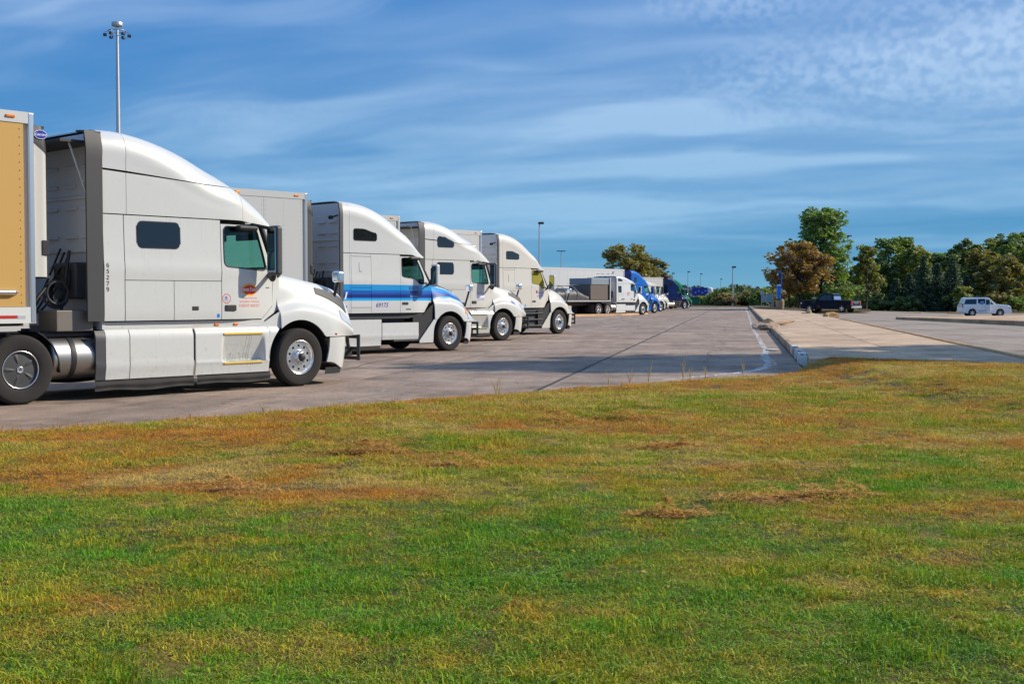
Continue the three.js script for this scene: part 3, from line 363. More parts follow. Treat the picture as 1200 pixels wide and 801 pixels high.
// ---------------------------------------------------------------- trailers (same frame as their tractor)
function boxTrailer(o) {
  const G = thing('box_trailer', o.label, 'trailer', null, o.pos, o.ry), x1 = o.front, x0 = x1 - (o.len || 16), b = o.bot || 1.2, t = o.top || 4.25, m = o.skin || M.offwhite, rail = o.rail || M.offwhite;
  obj('core', box(x0 + .05, x1 - .05, b + .05, t - .02, -1.24, 1.24), rail, G);
  const n = Math.round((x1 - x0 - .3) / 1.22), pw = (x1 - x0 - .3) / n;
  const pg = join([box(0.004, pw - .004, b + .24, t - .17, 1.24, 1.285), ...[.06, pw - .06, pw / 2].flatMap(u => Array.from({ length: 22 }, (_, k) => { const r = new THREE.OctahedronGeometry(.011); return at(r, u, b + .3 + k * (t - b - .55) / 21, 1.287); }))]);
  const pgL = pg.clone().rotateY(Math.PI).translate(pw, 0, 0);
  for (let k = 0; k < n; k++) { const a = obj('side_panel', pg, m, G); a.position.x = x0 + .15 + k * pw; const c = obj('side_panel', pgL, m, G); c.position.x = x0 + .15 + k * pw; }
  for (const sd of [1, -1]) {
    const z = (a, c) => sd > 0 ? [a, c] : [-c, -a];
    obj('top_rail', box(x0, x1, t - .165, t, ...z(1.2, 1.295)), o.topMat || rail, G); obj('bottom_rail', box(x0, x1, b, b + .235, ...z(1.2, 1.295)), rail, G);
    obj('corner_post', box(x1 - .085, x1 + .003, b + .003, t - .003, ...z(1.22, 1.302), .02), o.postMat || M.alu, G);
    const tr = box(-.3, -.01, b + .07, b + .115, ...z(1.29, 1.2995)), tw = box(-.12, 0, b + .07, b + .115, ...z(1.29, 1.3));
    for (let k = 0; k < 13; k++) { const a = x1 - .16 - k * 1.2; obj('white_tape', tw, M.lens, G).position.x = a; obj('red_tape', tr, M.red, G).position.x = a - .12; }
    obj('marker_lamp', box(x1 - .42, x1 - .28, t - .1, t - .06, ...z(1.29, 1.315), .01), M.orange, G);
    for (const x of [x0 + 1.6, x0 + 2.85]) wheel(G, x, sd, 'painted');
    obj('landing_leg', [box(x1 - 2.4, x1 - 2.26, .35, b, sd * .8 - .06, sd * .8 + .06), box(x1 - 2.5, x1 - 2.16, .32, .36, sd * .8 - .14, sd * .8 + .14)], M.frame, G);
    obj('side_skirt', box(x0 + 4, x1 - 3, .4, b, ...z(1.2, 1.22)), o.skirtMat || rail, G);
  }
  obj('roof', box(x0, x1, t - .03, t + .012, -1.19, 1.19), rail, G);
  obj('front_wall', box(x1 - .04, x1, b, t - .05, -1.2, 1.2), rail, G);
  obj('rear_door', [box(x0 - .03, x0 + .02, b, t - .01, -1.25, -.01), box(x0 - .03, x0 + .02, b, t - .01, .01, 1.25)], rail, G);
  obj('slider_frame', [box(x0 + .7, x0 + 3.8, .75, b, -.55, -.4), box(x0 + .7, x0 + 3.8, .75, b, .4, .55), box(x0, x0 + .1, .5, .6, -1.1, 1.1), box(x1 - 1.4, x1, b - .05, b, -.9, .9)], M.frame, G);
  if (o.reefer) {
    const r = sub('reefer_unit', G), rm = o.reeferMat || M.cream;
    const plan = (sv, d, w) => { const a = sv * Math.PI, n = 2 / 7, c = Math.cos(a), q = Math.sin(a); return [x1 + .008 + d * Math.pow(Math.abs(q), n), -w * Math.sign(c) * Math.pow(Math.abs(c), n)]; };
    const cut = x => mix(t - .41, t - .62, clamp((x - x1) / .28));
    obj('casing', surf((sv, tv) => { const [x, z] = plan(sv, .27, 1.25); return [x, mix(b + .68, cut(x), tv), z]; }, 48, 8), rm, r);
    obj('top_cowl', [surf((sv, tv) => { const [x, z] = plan(sv, .28 - .05 * tv * tv, 1.255 - .05 * tv * tv); return [x, mix(cut(x), t - .17, tv), z]; }, 48, 8), box(x1, x1 + .22, t - .2, t - .165, -1.18, 1.18)], M.black, r);
    obj('base', box(x1, x1 + .3, b + .66, b + .7, -1.2, 1.2), M.black, r);
    obj('control_box', box(x1 + .13, x1 + .23, b + 1.0, b + 1.22, 1.2, 1.265, .01), M.black, r);
    if (o.badge) { const e = new THREE.CircleGeometry(1, 40).scale(.1, .066, 1); const tx = textPlate(2, 1.25, 256, (g, w, h) => { g.fillStyle = '#e8eaf2'; g.fillRect(0, 0, w, h); g.fillStyle = '#1c2f9c'; g.beginPath(); g.ellipse(w / 2, h / 2, w * .47, h * .45, 0, 0, 7); g.fill(); g.fillStyle = '#eef0fa'; g.font = 'italic bold 96px serif'; g.textAlign = 'center'; g.textBaseline = 'middle'; g.fillText('Carrier', w / 2, h / 2); }); obj('badge', at(e, x1 + .125, t - .3, 1.262), new THREE.MeshStandardMaterial({ map: tx, roughness: .4, side: THREE.DoubleSide }), r); }
  }
  if (o.bar) obj('grab_bar', [cyl([x1 - 1.6, b + .45, 1.32], [x1 - .33, b + .45, 1.32], .04, .04, 10), cyl([x1 - .33, b + .45, 1.32], [x1 - .27, b + .45, 1.3], .04, .02, 10)], M.alu, G);
  return G;
}

// ---------------------------------------------------------------- the row of trucks
const rad = d => d * Math.PI / 180;
const grime = (g, X, Y, k, seed, list, col) => { const r = rng(seed); for (const [x0, x1, y0, y1, n, a] of list) for (let i = 0; i < n; i++) { const x = mix(x0, x1, r()), y = mix(y0, y1, Math.pow(r(), 1.6)); g.fillStyle = `rgba(${col},${a * (.3 + r())})`; g.beginPath(); g.ellipse(X(x), Y(y), k * (.01 + .05 * r() * r()), k * (.008 + .04 * r() * r()), r() * 3, 0, 7); g.fill(); } };
// small worn print, too far off to read
const scribble = (g, x, y, w, h, seed) => { const r = rng(seed * 91), n = Math.round(w / h * 1.6); for (let i = 0; i < n; i++) { const a = x + w * i / n, q = w / n; g.fillRect(a, y - h / 2, q * .22, h); if (r() > .4) g.fillRect(a, y - h / 2 + h * Math.floor(r() * 3) * .4, q * .7, h * .2); if (r() > .5) g.fillRect(a + q * .5, y - h / 2, q * .2, h); } };
const streaks = (g, X, Y, k, seed, list) => { const r = rng(seed); for (const [x0, x1, y, n] of list) for (let i = 0; i < n; i++) { const x = mix(x0, x1, r()), l = .08 + .4 * r() * r(); g.fillStyle = `rgba(92,84,66,${.02 + .05 * r()})`; g.fillRect(X(x), Y(y), k * (.004 + .01 * r()), l * k); } };
const dusty = [[-3.9, -.3, .28, .75, 500, .035], [-3.9, 1.2, .3, 1.0, 400, .02], [-.7, 1.2, .3, 1.1, 200, .025]];
const livA = livery(2048, (g, X, Y, k) => {
  grime(g, X, Y, k, 5, dusty, '96,84,62'); grime(g, X, Y, k, 6, [[-1.6, -.9, .5, .8, 160, .035], [-1.5, -.95, .49, .64, 200, .06]], '52,50,40');
  grime(g, X, Y, k, 8, [[-4, 1.4, 1.0, 4.1, 500, .025]], '90,90,88'); streaks(g, X, Y, k, 71, [[-3.8, -1.7, 2.85, 26], [-3.45, -1.7, 1.84, 22], [-3.22, -2.46, 2.36, 12], [-3.8, -.5, 1.04, 40], [-1.6, -.7, 2.04, 12], [-3.8, -1, 3.5, 16]]);
  g.strokeStyle = 'rgba(60,56,44,.4)'; g.lineWidth = 3; for (const x of [-1.16, -1.10, -1.06]) { g.beginPath(); g.moveTo(X(x), Y(.93)); g.bezierCurveTo(X(x + .03), Y(.8), X(x - .03), Y(.7), X(x + .02), Y(.42)); g.stroke(); }
  const el = (x, y, a, b, c) => { g.fillStyle = c; g.beginPath(); g.ellipse(X(x), Y(y), a * k, b * k, 0, 0, 7); g.fill(); };
  el(-1.08, 1.705, .172, .105, '#f5a800'); el(-1.08, 1.703, .142, .078, '#d80f12');
  g.textAlign = 'center'; g.textBaseline = 'middle'; g.font = `bold ${.088 * k}px serif`; g.lineWidth = .012 * k; g.strokeStyle = '#d8332c'; g.strokeText('Tyson Foods', X(-1.08), Y(1.71), .41 * k); g.fillStyle = '#fbf3ee'; g.fillText('Tyson Foods', X(-1.08), Y(1.71), .41 * k);
  g.fillStyle = '#d0503e'; g.font = `bold ${.042 * k}px serif`; g.fillText('Tyson Foods Inc', X(-1.08), Y(1.562)); g.fillText('Springdale, Arkansas', X(-1.08), Y(1.505)); g.font = `bold ${.066 * k}px serif`; g.fillText('USDOT 603327', X(-1.08), Y(1.435), .54 * k);
  g.strokeStyle = '#d0342c'; g.lineWidth = .012 * k; g.beginPath(); for (let i = 0; i <= 8; i++) { const a = (i + .5) * Math.PI / 4; g.lineTo(X(-1.57 + .082 * Math.cos(a)), Y(1.555 + .08 * Math.sin(a))); } g.stroke(); el(-1.58, 1.57, .03, .025, '#7a84b8'); g.fillStyle = '#8890b0'; g.fillRect(X(-1.62), Y(1.545), .09 * k, .012 * k); g.fillRect(X(-1.61), Y(1.52), .07 * k, .01 * k);
  el(-1.735, 1.27, .032, .036, '#1d84d6'); g.fillStyle = '#555'; g.fillRect(X(-.70), Y(1.75), .09 * k, .018 * k);
  g.fillStyle = '#26272b'; g.font = `bold ${.1 * k}px sans-serif`; [...'65279'].forEach((c, i) => g.fillText(c, X(-3.755), Y(2.07 - i * .093)));
}, '#cccdc9');
const stripe = (g, X, Y, k) => {
  const top = x => lin([[-4.4, 1.93], [-.6, 1.92], [.2, 1.78], [.75, 1.58], [1.0, 1.36], [1.6, 1.2]], x), bot = x => lin([[-4.4, 1.48], [-.7, 1.48], [.15, 1.565], [.75, 1.43], [1.0, 1.3], [1.6, 1.15]], x);
  const band = (a, b, c) => { g.fillStyle = c; g.beginPath(); for (let i = 0; i <= 120; i++) { const x = mix(-4.4, 1.3, i / 120); g.lineTo(X(x), Y(mix(top(x), bot(x), a))); } for (let i = 120; i >= 0; i--) { const x = mix(-4.4, 1.3, i / 120); g.lineTo(X(x), Y(mix(top(x), bot(x), b))); } g.fill(); };
  band(0, .34, '#0f93d6'); band(.34, .5, '#0d66bd'); band(.5, .62, '#0c4aa6'); band(.62, .8, '#071f72'); band(.8, .87, '#0d66bd'); band(.87, 1, '#12a8e4');
};
const livB = livery(2048, (g, X, Y, k) => {
  grime(g, X, Y, k, 15, dusty, '96,84,62'); grime(g, X, Y, k, 18, [[-4, 1.4, 1.0, 4.1, 500, .025]], '90,90,88'); stripe(g, X, Y, k); streaks(g, X, Y, k, 72, [[-3.9, -1.9, 2.77, 26], [-3.6, -2.8, 3.13, 12], [-3.95, -1.3, .94, 40], [-1.8, -1, 2.0, 10]]);
  g.fillStyle = '#e8ecef'; g.save(); g.transform(1, 0, -.3, 1, X(-3.93), Y(1.52)); g.fillRect(0, -.2 * k, .05 * k, .2 * k); g.restore();
  g.textAlign = 'center'; g.textBaseline = 'middle'; g.fillStyle = '#10205e'; g.font = `bold ${.13 * k}px sans-serif`; g.fillText('MARTEN', X(-1.4), Y(1.83), .44 * k); g.fillRect(X(-1.56), Y(1.76), .34 * k, .09 * k); g.fillStyle = '#9fd4f4'; g.font = `bold ${.06 * k}px sans-serif`; scribble(g, X(-1.56), Y(1.6), .36 * k, .05 * k, 3); scribble(g, X(-1.54), Y(1.525), .3 * k, .04 * k, 4);
  g.fillStyle = '#2a2a86'; g.font = `bold italic ${.17 * k}px sans-serif`; g.fillText('69173', X(-2.62), Y(1.36), .44 * k);
  g.fillStyle = '#1d84d6'; g.beginPath(); g.ellipse(X(-3.87), Y(1.32), .03 * k, .04 * k, 0, 0, 7); g.fill(); g.fillStyle = '#333'; g.fillRect(X(-1.72), Y(1.25), .2 * k, .03 * k);
  g.fillStyle = '#777'; g.fillRect(X(-3.42), Y(2.52), .02 * k, .25 * k); g.fillRect(X(-3.42), Y(2.29), .1 * k, .02 * k);
}, '#cdcecc');
const livC = livery(1024, (g, X, Y, k) => { grime(g, X, Y, k, 25, [...dusty, [-3, 1.2, .3, 1.2, 700, .05]], '122,98,60'); g.textAlign = 'center'; g.textBaseline = 'middle'; g.fillStyle = '#9a8fd0'; g.font = `bold ${.12 * k}px sans-serif`; scribble(g, X(-1.36), Y(1.72), .42 * k, .09 * k, 5); g.fillStyle = '#eceef4'; g.fillRect(X(-1.35), Y(1.66), .42 * k, .09 * k); g.fillStyle = '#8a7cc8'; g.font = `bold ${.1 * k}px sans-serif`; scribble(g, X(-1.32), Y(1.5), .4 * k, .08 * k, 6); g.fillStyle = '#3b62b8'; g.save(); g.translate(X(.62), Y(1.38)); g.rotate(.5); g.fillRect(-.1 * k, -.05 * k, .2 * k, .1 * k); g.restore(); }, '#cac9c3');
const livD = livery(1024, (g, X, Y, k) => { grime(g, X, Y, k, 35, dusty, '96,84,62'); g.textAlign = 'center'; g.textBaseline = 'middle'; g.fillStyle = '#b02540'; g.fillRect(X(-1.62), Y(1.86), .12 * k, .12 * k); g.fillStyle = '#5c4a9a'; g.font = `bold ${.11 * k}px sans-serif`; scribble(g, X(-1.47), Y(1.76), .5 * k, .09 * k, 7); g.fillStyle = '#a49ad8'; g.fillRect(X(-1.55), Y(1.66), .5 * k, .07 * k); g.fillStyle = '#444'; g.font = `bold ${.17 * k}px sans-serif`; scribble(g, X(-.62), Y(1.86), .34 * k, .13 * k, 8); g.fillStyle = '#1d84d6'; g.fillRect(X(-2.35), Y(1.27), .07 * k, .09 * k); g.fillStyle = '#777'; g.fillRect(X(-3.40), Y(2.5), .03 * k, .3 * k); }, '#cdcac1');
const livE = livery(1024, (g, X, Y, k) => { g.textAlign = 'center'; g.fillStyle = '#b0303a'; scribble(g, X(-2.4), Y(1.85), .42 * k, .3 * k, 9); g.fillStyle = '#666'; g.fillRect(X(-3.3), Y(1.45), .5 * k, .1 * k); g.fillStyle = '#7a2030'; g.fillRect(X(-1.5), Y(1.4), .3 * k, .14 * k); }, '#d2d4d4');

const winA = [[-3.22, -2.46, 2.37, 2.77, .08]];
const t1 = [-4.65, 0, -22.74], r1 = rad(48), t2 = [-2.69, 0, -37.21], r2 = rad(46), t3 = [-1.19, 0, -45.77], t4 = [1.13, 0, -54.08], r4 = rad(49.5);
tractor({ type: 'A', pos: t1, ry: r1, livery: liv(livA), low: liv(livA), windows: winA, covers: true, antenna: 3.45, extMat: std(.04, .041, .045, .55), label: 'white semi truck with red and orange oval emblem and yellow steps on its door' });
boxTrailer({ front: -4.95, pos: t1, ry: r1, top: 4.27, skin: std(.56, .33, .085, .55), rail: std(.66, .66, .63, .5), topMat: M.white, postMat: M.alu, reefer: true, badge: true, bar: true, label: 'tan gold refrigerated trailer with blue oval badge behind the truck with yellow steps' });
tractor({ type: 'B', pos: t2, ry: r2, livery: liv(livB), windows: [[-3.58, -2.79, 3.14, x => 3.44 - .10 * sm(-3.3, -2.79, x), .04]], guard: 'low', extMat: M.grey, label: 'white semi truck with wide blue stripes running along sleeper, door and hood' });
boxTrailer({ front: -5.2, pos: t2, ry: r2, top: 4.30, skin: M.offwhite, reefer: true, reeferMat: M.plastic, label: 'white refrigerated trailer coupled to the truck with blue stripes' });
tractor({ type: 'A', pos: t3, ry: r2, livery: liv(livC), low: liv(livC), windows: [[-3.22, -2.46, 3.31, 3.66, .07], [-3.25, -2.48, 2.38, 2.77, .07]], stepMat: M.lime, label: 'dusty white semi truck with two stacked sleeper windows', guard: 'low' });
boxTrailer({ front: -5.0, pos: t3, ry: r2, top: 4.27, skin: M.offwhite, postMat: M.cream, label: 'plain white box trailer behind the truck with two stacked sleeper windows' });
tractor({ type: 'B', pos: t4, ry: r4, livery: liv(livD), paint: M.cream, windows: [[-3.5, -2.72, 3.14, x => 3.45 - .1 * sm(-3.2, -2.72, x), .04]], skirts: false, shade: true, guard: 'low', label: 'cream white semi truck with a yellow shade behind its door window', antenna: 3.9 });
boxTrailer({ front: -5.1, pos: t4, ry: r4, top: 4.2, skin: M.offwhite, rail: M.offwhite, label: 'cream white box trailer behind the truck with the yellow window shade' });
// far trucks
const mid = { roof: [[-3.97, 3.42], [-3.3, 3.43], [-2.6, 3.38], [-2.0, 3.26], [-1.5, 3.09], [-1.1, 2.9], [-.72, 2.72]] };
const t5 = [10.87, 0, -111.8];
tractor({ type: 'B', pos: t5, ry: r1, over: mid, livery: liv(livE), backTop: 3.3, extTop: 3.38, windows: [[-3.7, -3.1, 2.98, x => 3.2 - .12 * sm(-3.5, -3.1, x), .04], [-3.7, -3.25, 2.0, 2.55, .05]], guard: false, label: 'small white semi truck with a low roof, coupled to the tarped flatbed' });
{
  const G = thing('flatbed_trailer', 'flatbed trailer with brown wooden deck edge under the dark tarped load', 'trailer', null, t5, r1);
  obj('deck', box(-19, -4.9, 1.18, 1.32, -1.28, 1.28), M.deckwood, G); obj('frame', [box(-19, -5.2, .85, 1.18, -.5, -.38), box(-19, -5.2, .85, 1.18, .38, .5)], M.frame, G);
  for (const sd of [1, -1]) { obj('rub_rail', box(-19, -4.9, 1.2, 1.3, sd * 1.3 - .02, sd * 1.3 + .02), M.brushed, G); for (const x of [-16.6, -17.9]) wheel(G, x, sd, 'painted'); }
  obj('bulkhead', [box(-4.98, -4.86, 1.32, 3.3, -1.28, 1.28), ...[-.9, 0, .9].map(z => box(-5.05, -4.98, 1.32, 3.28, z - .05, z + .05))], M.brushed, G);
  const crate = obj('tarped_crate', box(-7.6, -5.15, 1.33, 2.62, -1.2, 1.2, .06), std(.15, .125, .105, .9)); crate.position.set(...t5); crate.rotation.y = r1; tag(crate, 'tall boxy load under grey tarpaulin at the front of the flatbed', 'cargo');
  const cover = obj('tarped_crate', box(-7.5, -5.05, 2.64, 3.2, -1.22, 1.22, .04), std(.22, .27, .31, .5)); cover.position.set(...t5); cover.rotation.y = r1; tag(cover, 'blue grey metal crate stacked on the boxy tarped load', 'cargo');
  const tarp = thing('tarped_load', 'long lumpy black tarpaulin tied over cargo on the flatbed', 'cargo', null, t5, r1);
  obj('tarpaulin', surf((s, t) => { const x = mix(-17.8, -7.9, s), a = t * Math.PI, n = 2 / 4, c = Math.cos(a), q = Math.sin(a), e = sm(0, .06, s) * sm(1, .86, s); const h = (.7 + .35 * noise(x * .8, 3.3) + .1 * noise(x * 3, t * 7)) * mix(.5, 1, e); return [x, 1.33 + h * Math.pow(q, n), -1.24 * Math.sign(c) * Math.pow(Math.abs(c), n) + .05 * noise(x * 4, t * 9)]; }, 80, 24), std(.035, .036, .04, .55), tarp);
  for (let x = -17; x < -8.2; x += 1.5) obj('tie_strap', tube([[x, 1.3, 1.3], [x + .1, 2.0, 1.24], [x + .1, 2.5, .6], [x, 2.52, 0], [x, 2.45, -.8], [x, 1.3, -1.3]], .03, 5), std(.3, .3, .3, .7), tarp);
}
const blue = deep(.012, .13, .50), navy = deep(.004, .016, .085), green = deep(.0, .17, .06);
const dstr = [[-3.5, -3.1, 3.05, 3.5, .1]];
tractor({ type: 'B', pos: [13.32, 0, -123.7], ry: r1, paint: blue, bumper: blue, windows: dstr, guard: false, extMat: deep(.006, .03, .2), backMat: deep(.006, .03, .2), label: 'bright blue semi truck in front of the long white ribbed trailer' });
boxTrailer({ front: -5.2, pos: [13.32, 0, -123.7], ry: r1, top: 4.24, skin: M.white, topMat: M.white, postMat: M.white, label: 'long white trailer with bare ribbed side coupled to the bright blue truck' });
tractor({ type: 'B', pos: [15.4, 0, -136.2], ry: r1, over: mid, backTop: 3.3, extTop: 3.38, guard: false, skirts: false, label: 'white semi truck mostly hidden behind the bright blue truck' });
boxTrailer({ front: -5.2, pos: [15.4, 0, -136.2], ry: r1, top: 3.6, label: 'white box trailer mostly hidden behind the long ribbed trailer' });
tractor({ type: 'A', pos: [17.0, 0, -146.5], ry: r1, paint: M.cream, windows: winA, over: { roof: [[-3.82, 3.4], [-3.4, 3.4], [-2.8, 3.36], [-2.0, 3.25], [-1.3, 3.12], [-.8, 2.98], [-.36, 2.84]], seamY: null }, backTop: 3.3, extTop: 3.3, guard: false, toolbox: false, label: 'beige semi truck standing beside the dark navy truck' });
tractor({ type: 'B', pos: [22.5, 0, -168.2], ry: r1, paint: navy, bumper: navy, windows: dstr, guard: false, skirts: false, extMat: navy, backMat: navy, label: 'dark navy blue semi truck next to the green one' });
boxTrailer({ front: -5.2, pos: [22.5, 0, -168.2], ry: r1, top: 4.15, skin: M.white, label: 'white box trailer with plain side coupled to the dark navy truck' });
tractor({ type: 'B', pos: [24.3, 0, -177.5], ry: r1, paint: green, bumper: green, windows: dstr, guard: false, extMat: green, backMat: green, label: 'green semi truck at the far end of the row' });

// ---------------------------------------------------------------- ground, pavement, kerbs
// road frame: s along the road, t to its right (kerb face at t = 0)
const RD = [.1807, .9835];
const rp = (s, t) => [1.47 + RD[0] * s + RD[1] * t, RD[1] * s - RD[0] * t];   // -> [X, Z]
const roadY = Math.atan2(-RD[0], RD[1]);                                      // rotation.y that turns -z into the road's direction
const lotY = (t, s) => -.10 - .30 * sm(7, 26, t);
function sheet(nu, nv, fn, uvm = 1) { // fn(s,t) -> [X,y,Z]
  const P = [], U = [], I = []; for (let j = 0; j <= nv; j++) for (let i = 0; i <= nu; i++) { const p = fn(i / nu, j / nv); P.push(p[0], p[1], -p[2]); U.push(p[0] * uvm, p[2] * uvm); }
  const w = nu + 1; for (let j = 0; j < nv; j++) for (let i = 0; i < nu; i++) { const a = j * w + i; I.push(a, a + 1, a + w, a + 1, a + w + 1, a + w); }
  const g = new THREE.BufferGeometry(); g.setAttribute('position', new THREE.Float32BufferAttribute(P, 3)); g.setAttribute('uv', new THREE.Float32BufferAttribute(U, 2)); g.setIndex(I); g.computeVertexNormals(); return g;
}
const conc = (R, G, B, amt, streak, seed) => tex(1024, (u, v) => {
  const a = tfbm(u, v + seed * .13, 4, 7) - .5, b = tfbm(u + .37, v + seed * .29, 16, 5) - .5, f = tnoise(u * 512, v * 512, 512) - .5, st = tfbm(u, v * .15 + seed, 24, 3) - .5;
  const stain = sm(.60, .72, tfbm(u + .5, v + .21 * seed, 6, 5)), crack = Math.abs(tfbm(u + .1, v + seed * .4, 5, 6) - .5) < .0035 ? .25 : 0;
  const k = 1 + amt * (a * 1.1 + b * .7 + f * .55) + streak * st - stain * .14 - crack;
  return [R * k, G * k * (1 - stain * .01), B * k * (1 - stain * .03)];
});
const cTex = conc(.56, .485, .425, .40, .26, 1), wTex = conc(.75, .64, .53, .3, .05, 2), lTex = conc(.60, .54, .48, .36, .16, 3);
const bumpT = tex(512, (u, v) => { const n = .5 + .5 * (tnoise(u * 256, v * 256, 256) - .5) + .6 * (tfbm(u, v, 32, 4) - .5); return [n, n, n]; }, false);
function gm(t, rep, col, off, rough = .9) { const m = t.clone(); m.repeat.set(rep, rep); m.offset.set(off, off * 1.7); m.needsUpdate = true; const b = bumpT.clone(); b.repeat.set(1, 1); b.needsUpdate = true; return new THREE.MeshStandardMaterial({ map: m, bumpMap: b, bumpScale: .004, roughness: rough, color: lc(...col) }); }
const dirtT = tex(512, (u, v) => { const n = .6 + .8 * (tfbm(u, v, 8, 6) - .5); return [n * .52, n * .47, n * .24]; });
{ const m = dirtT.clone(); m.needsUpdate = true; m.repeat.set(.2, .2); struct('ground', sheet(60, 60, (a, b) => { const f = q => Math.sign(q - .5) * Math.pow(Math.abs(q - .5) * 2, 3) * 2600; const X = f(a), Z = f(b); return [X, -.62 - .004 * Math.max(0, Math.hypot(X, Z) - 300) * .5, Z]; }), new THREE.MeshStandardMaterial({ map: m, roughness: 1, color: lc(.55, .6, .45) })); }
// bed under the slabs
struct('road_bed', (() => { const g = sheet(2, 30, (a, b) => { const [X, Z] = rp(mix(-40, 206, b), mix(-90, .05, a)); return [X, -.05, Z]; }); return g; })(), std(.02, .019, .018, 1));
struct('road_shoulder', sheet(2, 30, (a, b) => { const [X, Z] = rp(mix(-40, 206, b), mix(-90, -31.7, a)); return [X, -.004, Z]; }, 1), gm(cTex, .11, [.9, .9, .9], .3));
const slabMats = []; { const r = rng(12); for (let k = 0; k < 12; k++) { const c = .92 + .16 * r(); slabMats.push(gm(cTex, 1 / 9, [c, c * (.985 + .02 * r()), c * (.97 + .04 * r())], k * .137)); } }
function slabGeo(w, l, h = .08, ch = .005) { // top sheet with chamfered rim, origin at the near left corner, x right, -z along
  const P = [], U = [], I = []; const q = [[0, -h, 0], [w, -h, 0], [w, -h, l], [0, -h, l], [0, -ch, 0], [w, -ch, 0], [w, -ch, l], [0, -ch, l], [ch, 0, ch], [w - ch, 0, ch], [w - ch, 0, l - ch], [ch, 0, l - ch]];
  const face = (...ids) => { const b = P.length / 3; for (const i of ids) { P.push(q[i][0], q[i][1], -q[i][2]); U.push(q[i][0], q[i][2]); } I.push(b, b + 1, b + 2, b, b + 2, b + 3); };
  for (let k = 0; k < 4; k++) { const n = (k + 1) % 4; face(k, n, n + 4, k + 4); face(k + 4, n + 4, n + 8, k + 8); } face(8, 9, 10, 11);
  const g = new THREE.BufferGeometry(); g.setAttribute('position', new THREE.Float32BufferAttribute(P, 3)); g.setAttribute('uv', new THREE.Float32BufferAttribute(U, 2)); g.setIndex(I); g.computeVertexNormals(); return g;
}
function structGroup(name) { const g = new THREE.Group(); g.name = numbered(name); g.userData.kind = 'structure'; scene.add(g); return g; }
{
  const G = structGroup('road'), r = rng(4), L = 9.2, cols = [[-.055, -4.78], [-4.83, -8.6], [-8.62, -12.4], [-12.42, -16.2], [-16.22, -20], [-20.02, -23.8], [-23.82, -27.6], [-27.62, -31.6]];
  cols.forEach(([a, b], ci) => {
    const geo = slabGeo(a - b, L - .008), off = ci % 2 * 0;
    for (let k = -4; k < 22; k++) { const s = k * L + off + (ci === 0 ? .7 : 0), [X, Z] = rp(s, b); if (Z < 9) continue; const m = obj('slab', geo, slabMats[Math.floor(r() * 12)], G); m.position.set(X, .002 * r() - .001, -Z); m.rotation.y = roadY; }
  });
}
{
  const G = structGroup('walkway'), r = rng(9), mats = []; for (let k = 0; k < 8; k++) { const c = .84 + .26 * r(); mats.push(gm(wTex, 1 / 7, [c, c * .99, c * .97], k * .21)); }
  for (const [a, b, L, s0] of [[.17, 2.55, 4.6, 29.2], [2.565, 5.0, 4.6, 24.4]]) { const geo = slabGeo(b - a, L - .012, .2, .012); for (let s = s0; s < 190; s += L) { const [X, Z] = rp(s, a); const m = obj('slab', geo, mats[Math.floor(r() * 8)], G); m.position.set(X, .155 + .006 * r(), -Z); m.rotation.y = roadY; } }
}
const kMat = gm(wTex, .4, [.82, .80, .78], .1), kDark = gm(wTex, .5, [.6, .58, .56], .6), worn = tex(256, (u, v) => { const n = tfbm(u, v, 8, 6), k = n > .60 ? .38 : .88 + .1 * (n - .5); return [k, k, k * .97]; });
const gmY = gm(wTex, .5, [.92, .78, .52], .4);
const kWhite = new THREE.MeshStandardMaterial({ map: worn, roughness: .85, side: THREE.DoubleSide });
{
  const G = structGroup('kerb'), r = rng(21);
  const prof = (h, w) => { const s = new THREE.Shape(); s.moveTo(0, -.1); s.lineTo(w, -.1); s.lineTo(w, h); s.lineTo(.05, h); s.quadraticCurveTo(.012, h, .01, h - .05); s.closePath(); return s; };
  const mk = (L, h, w) => new THREE.ExtrudeGeometry(prof(h, w), { depth: L, bevelEnabled: false, curveSegments: 4 }).translate(0, 0, -L);
  const g1 = mk(2.38, .185, .165), g2 = mk(.82, .205, .19);
  const put = (g, m, s, t, y = 0, tilt = 0) => { const [X, Z] = rp(s, t); const o = obj('kerbstone', g, m, G); o.position.set(X, y, -Z); o.rotation.set(0, roadY, tilt); };
  put(mk(1.25, .2, .2), kWhite, 29.9, -.04, .03, .05); put(mk(1.1, .19, .17), kDark, 31.2, 0); put(mk(1.3, .2, .18), kWhite, 32.35, .0, .015, -.02); put(mk(1.3, .19, .17), kMat, 33.7, 0); put(mk(1.3, .195, .18), kWhite, 35.05, .0, .01, .02);
  for (let s = 36.4, k = 0; s < 194; s += 2.4, k++) if (!(s > 57 && s < 66)) put(g1, k % 3 === 1 ? kDark : kMat, s, .0, -.005 + .012 * r(), (r() - .5) * .03);
  const g3 = mk(2.38, .26, .15); for (let s = 20; s < 96; s += 2.4) { const [X, Z] = rp(s, 5.16); const o = obj('kerbstone', g3, gmY, G); o.position.set(X, -.09, -Z); o.rotation.y = roadY; }
}
// parking lot to the right, falling away a little
struct('parking_lot', sheet(40, 60, (a, b) => { const t = mix(5.05, 110, a * a), s = mix(8, 170, b), [X, Z] = rp(s, t); return [X, lotY(t, s), Z]; }, 1), gm(lTex, .1, [.9, .9, .92], .2));
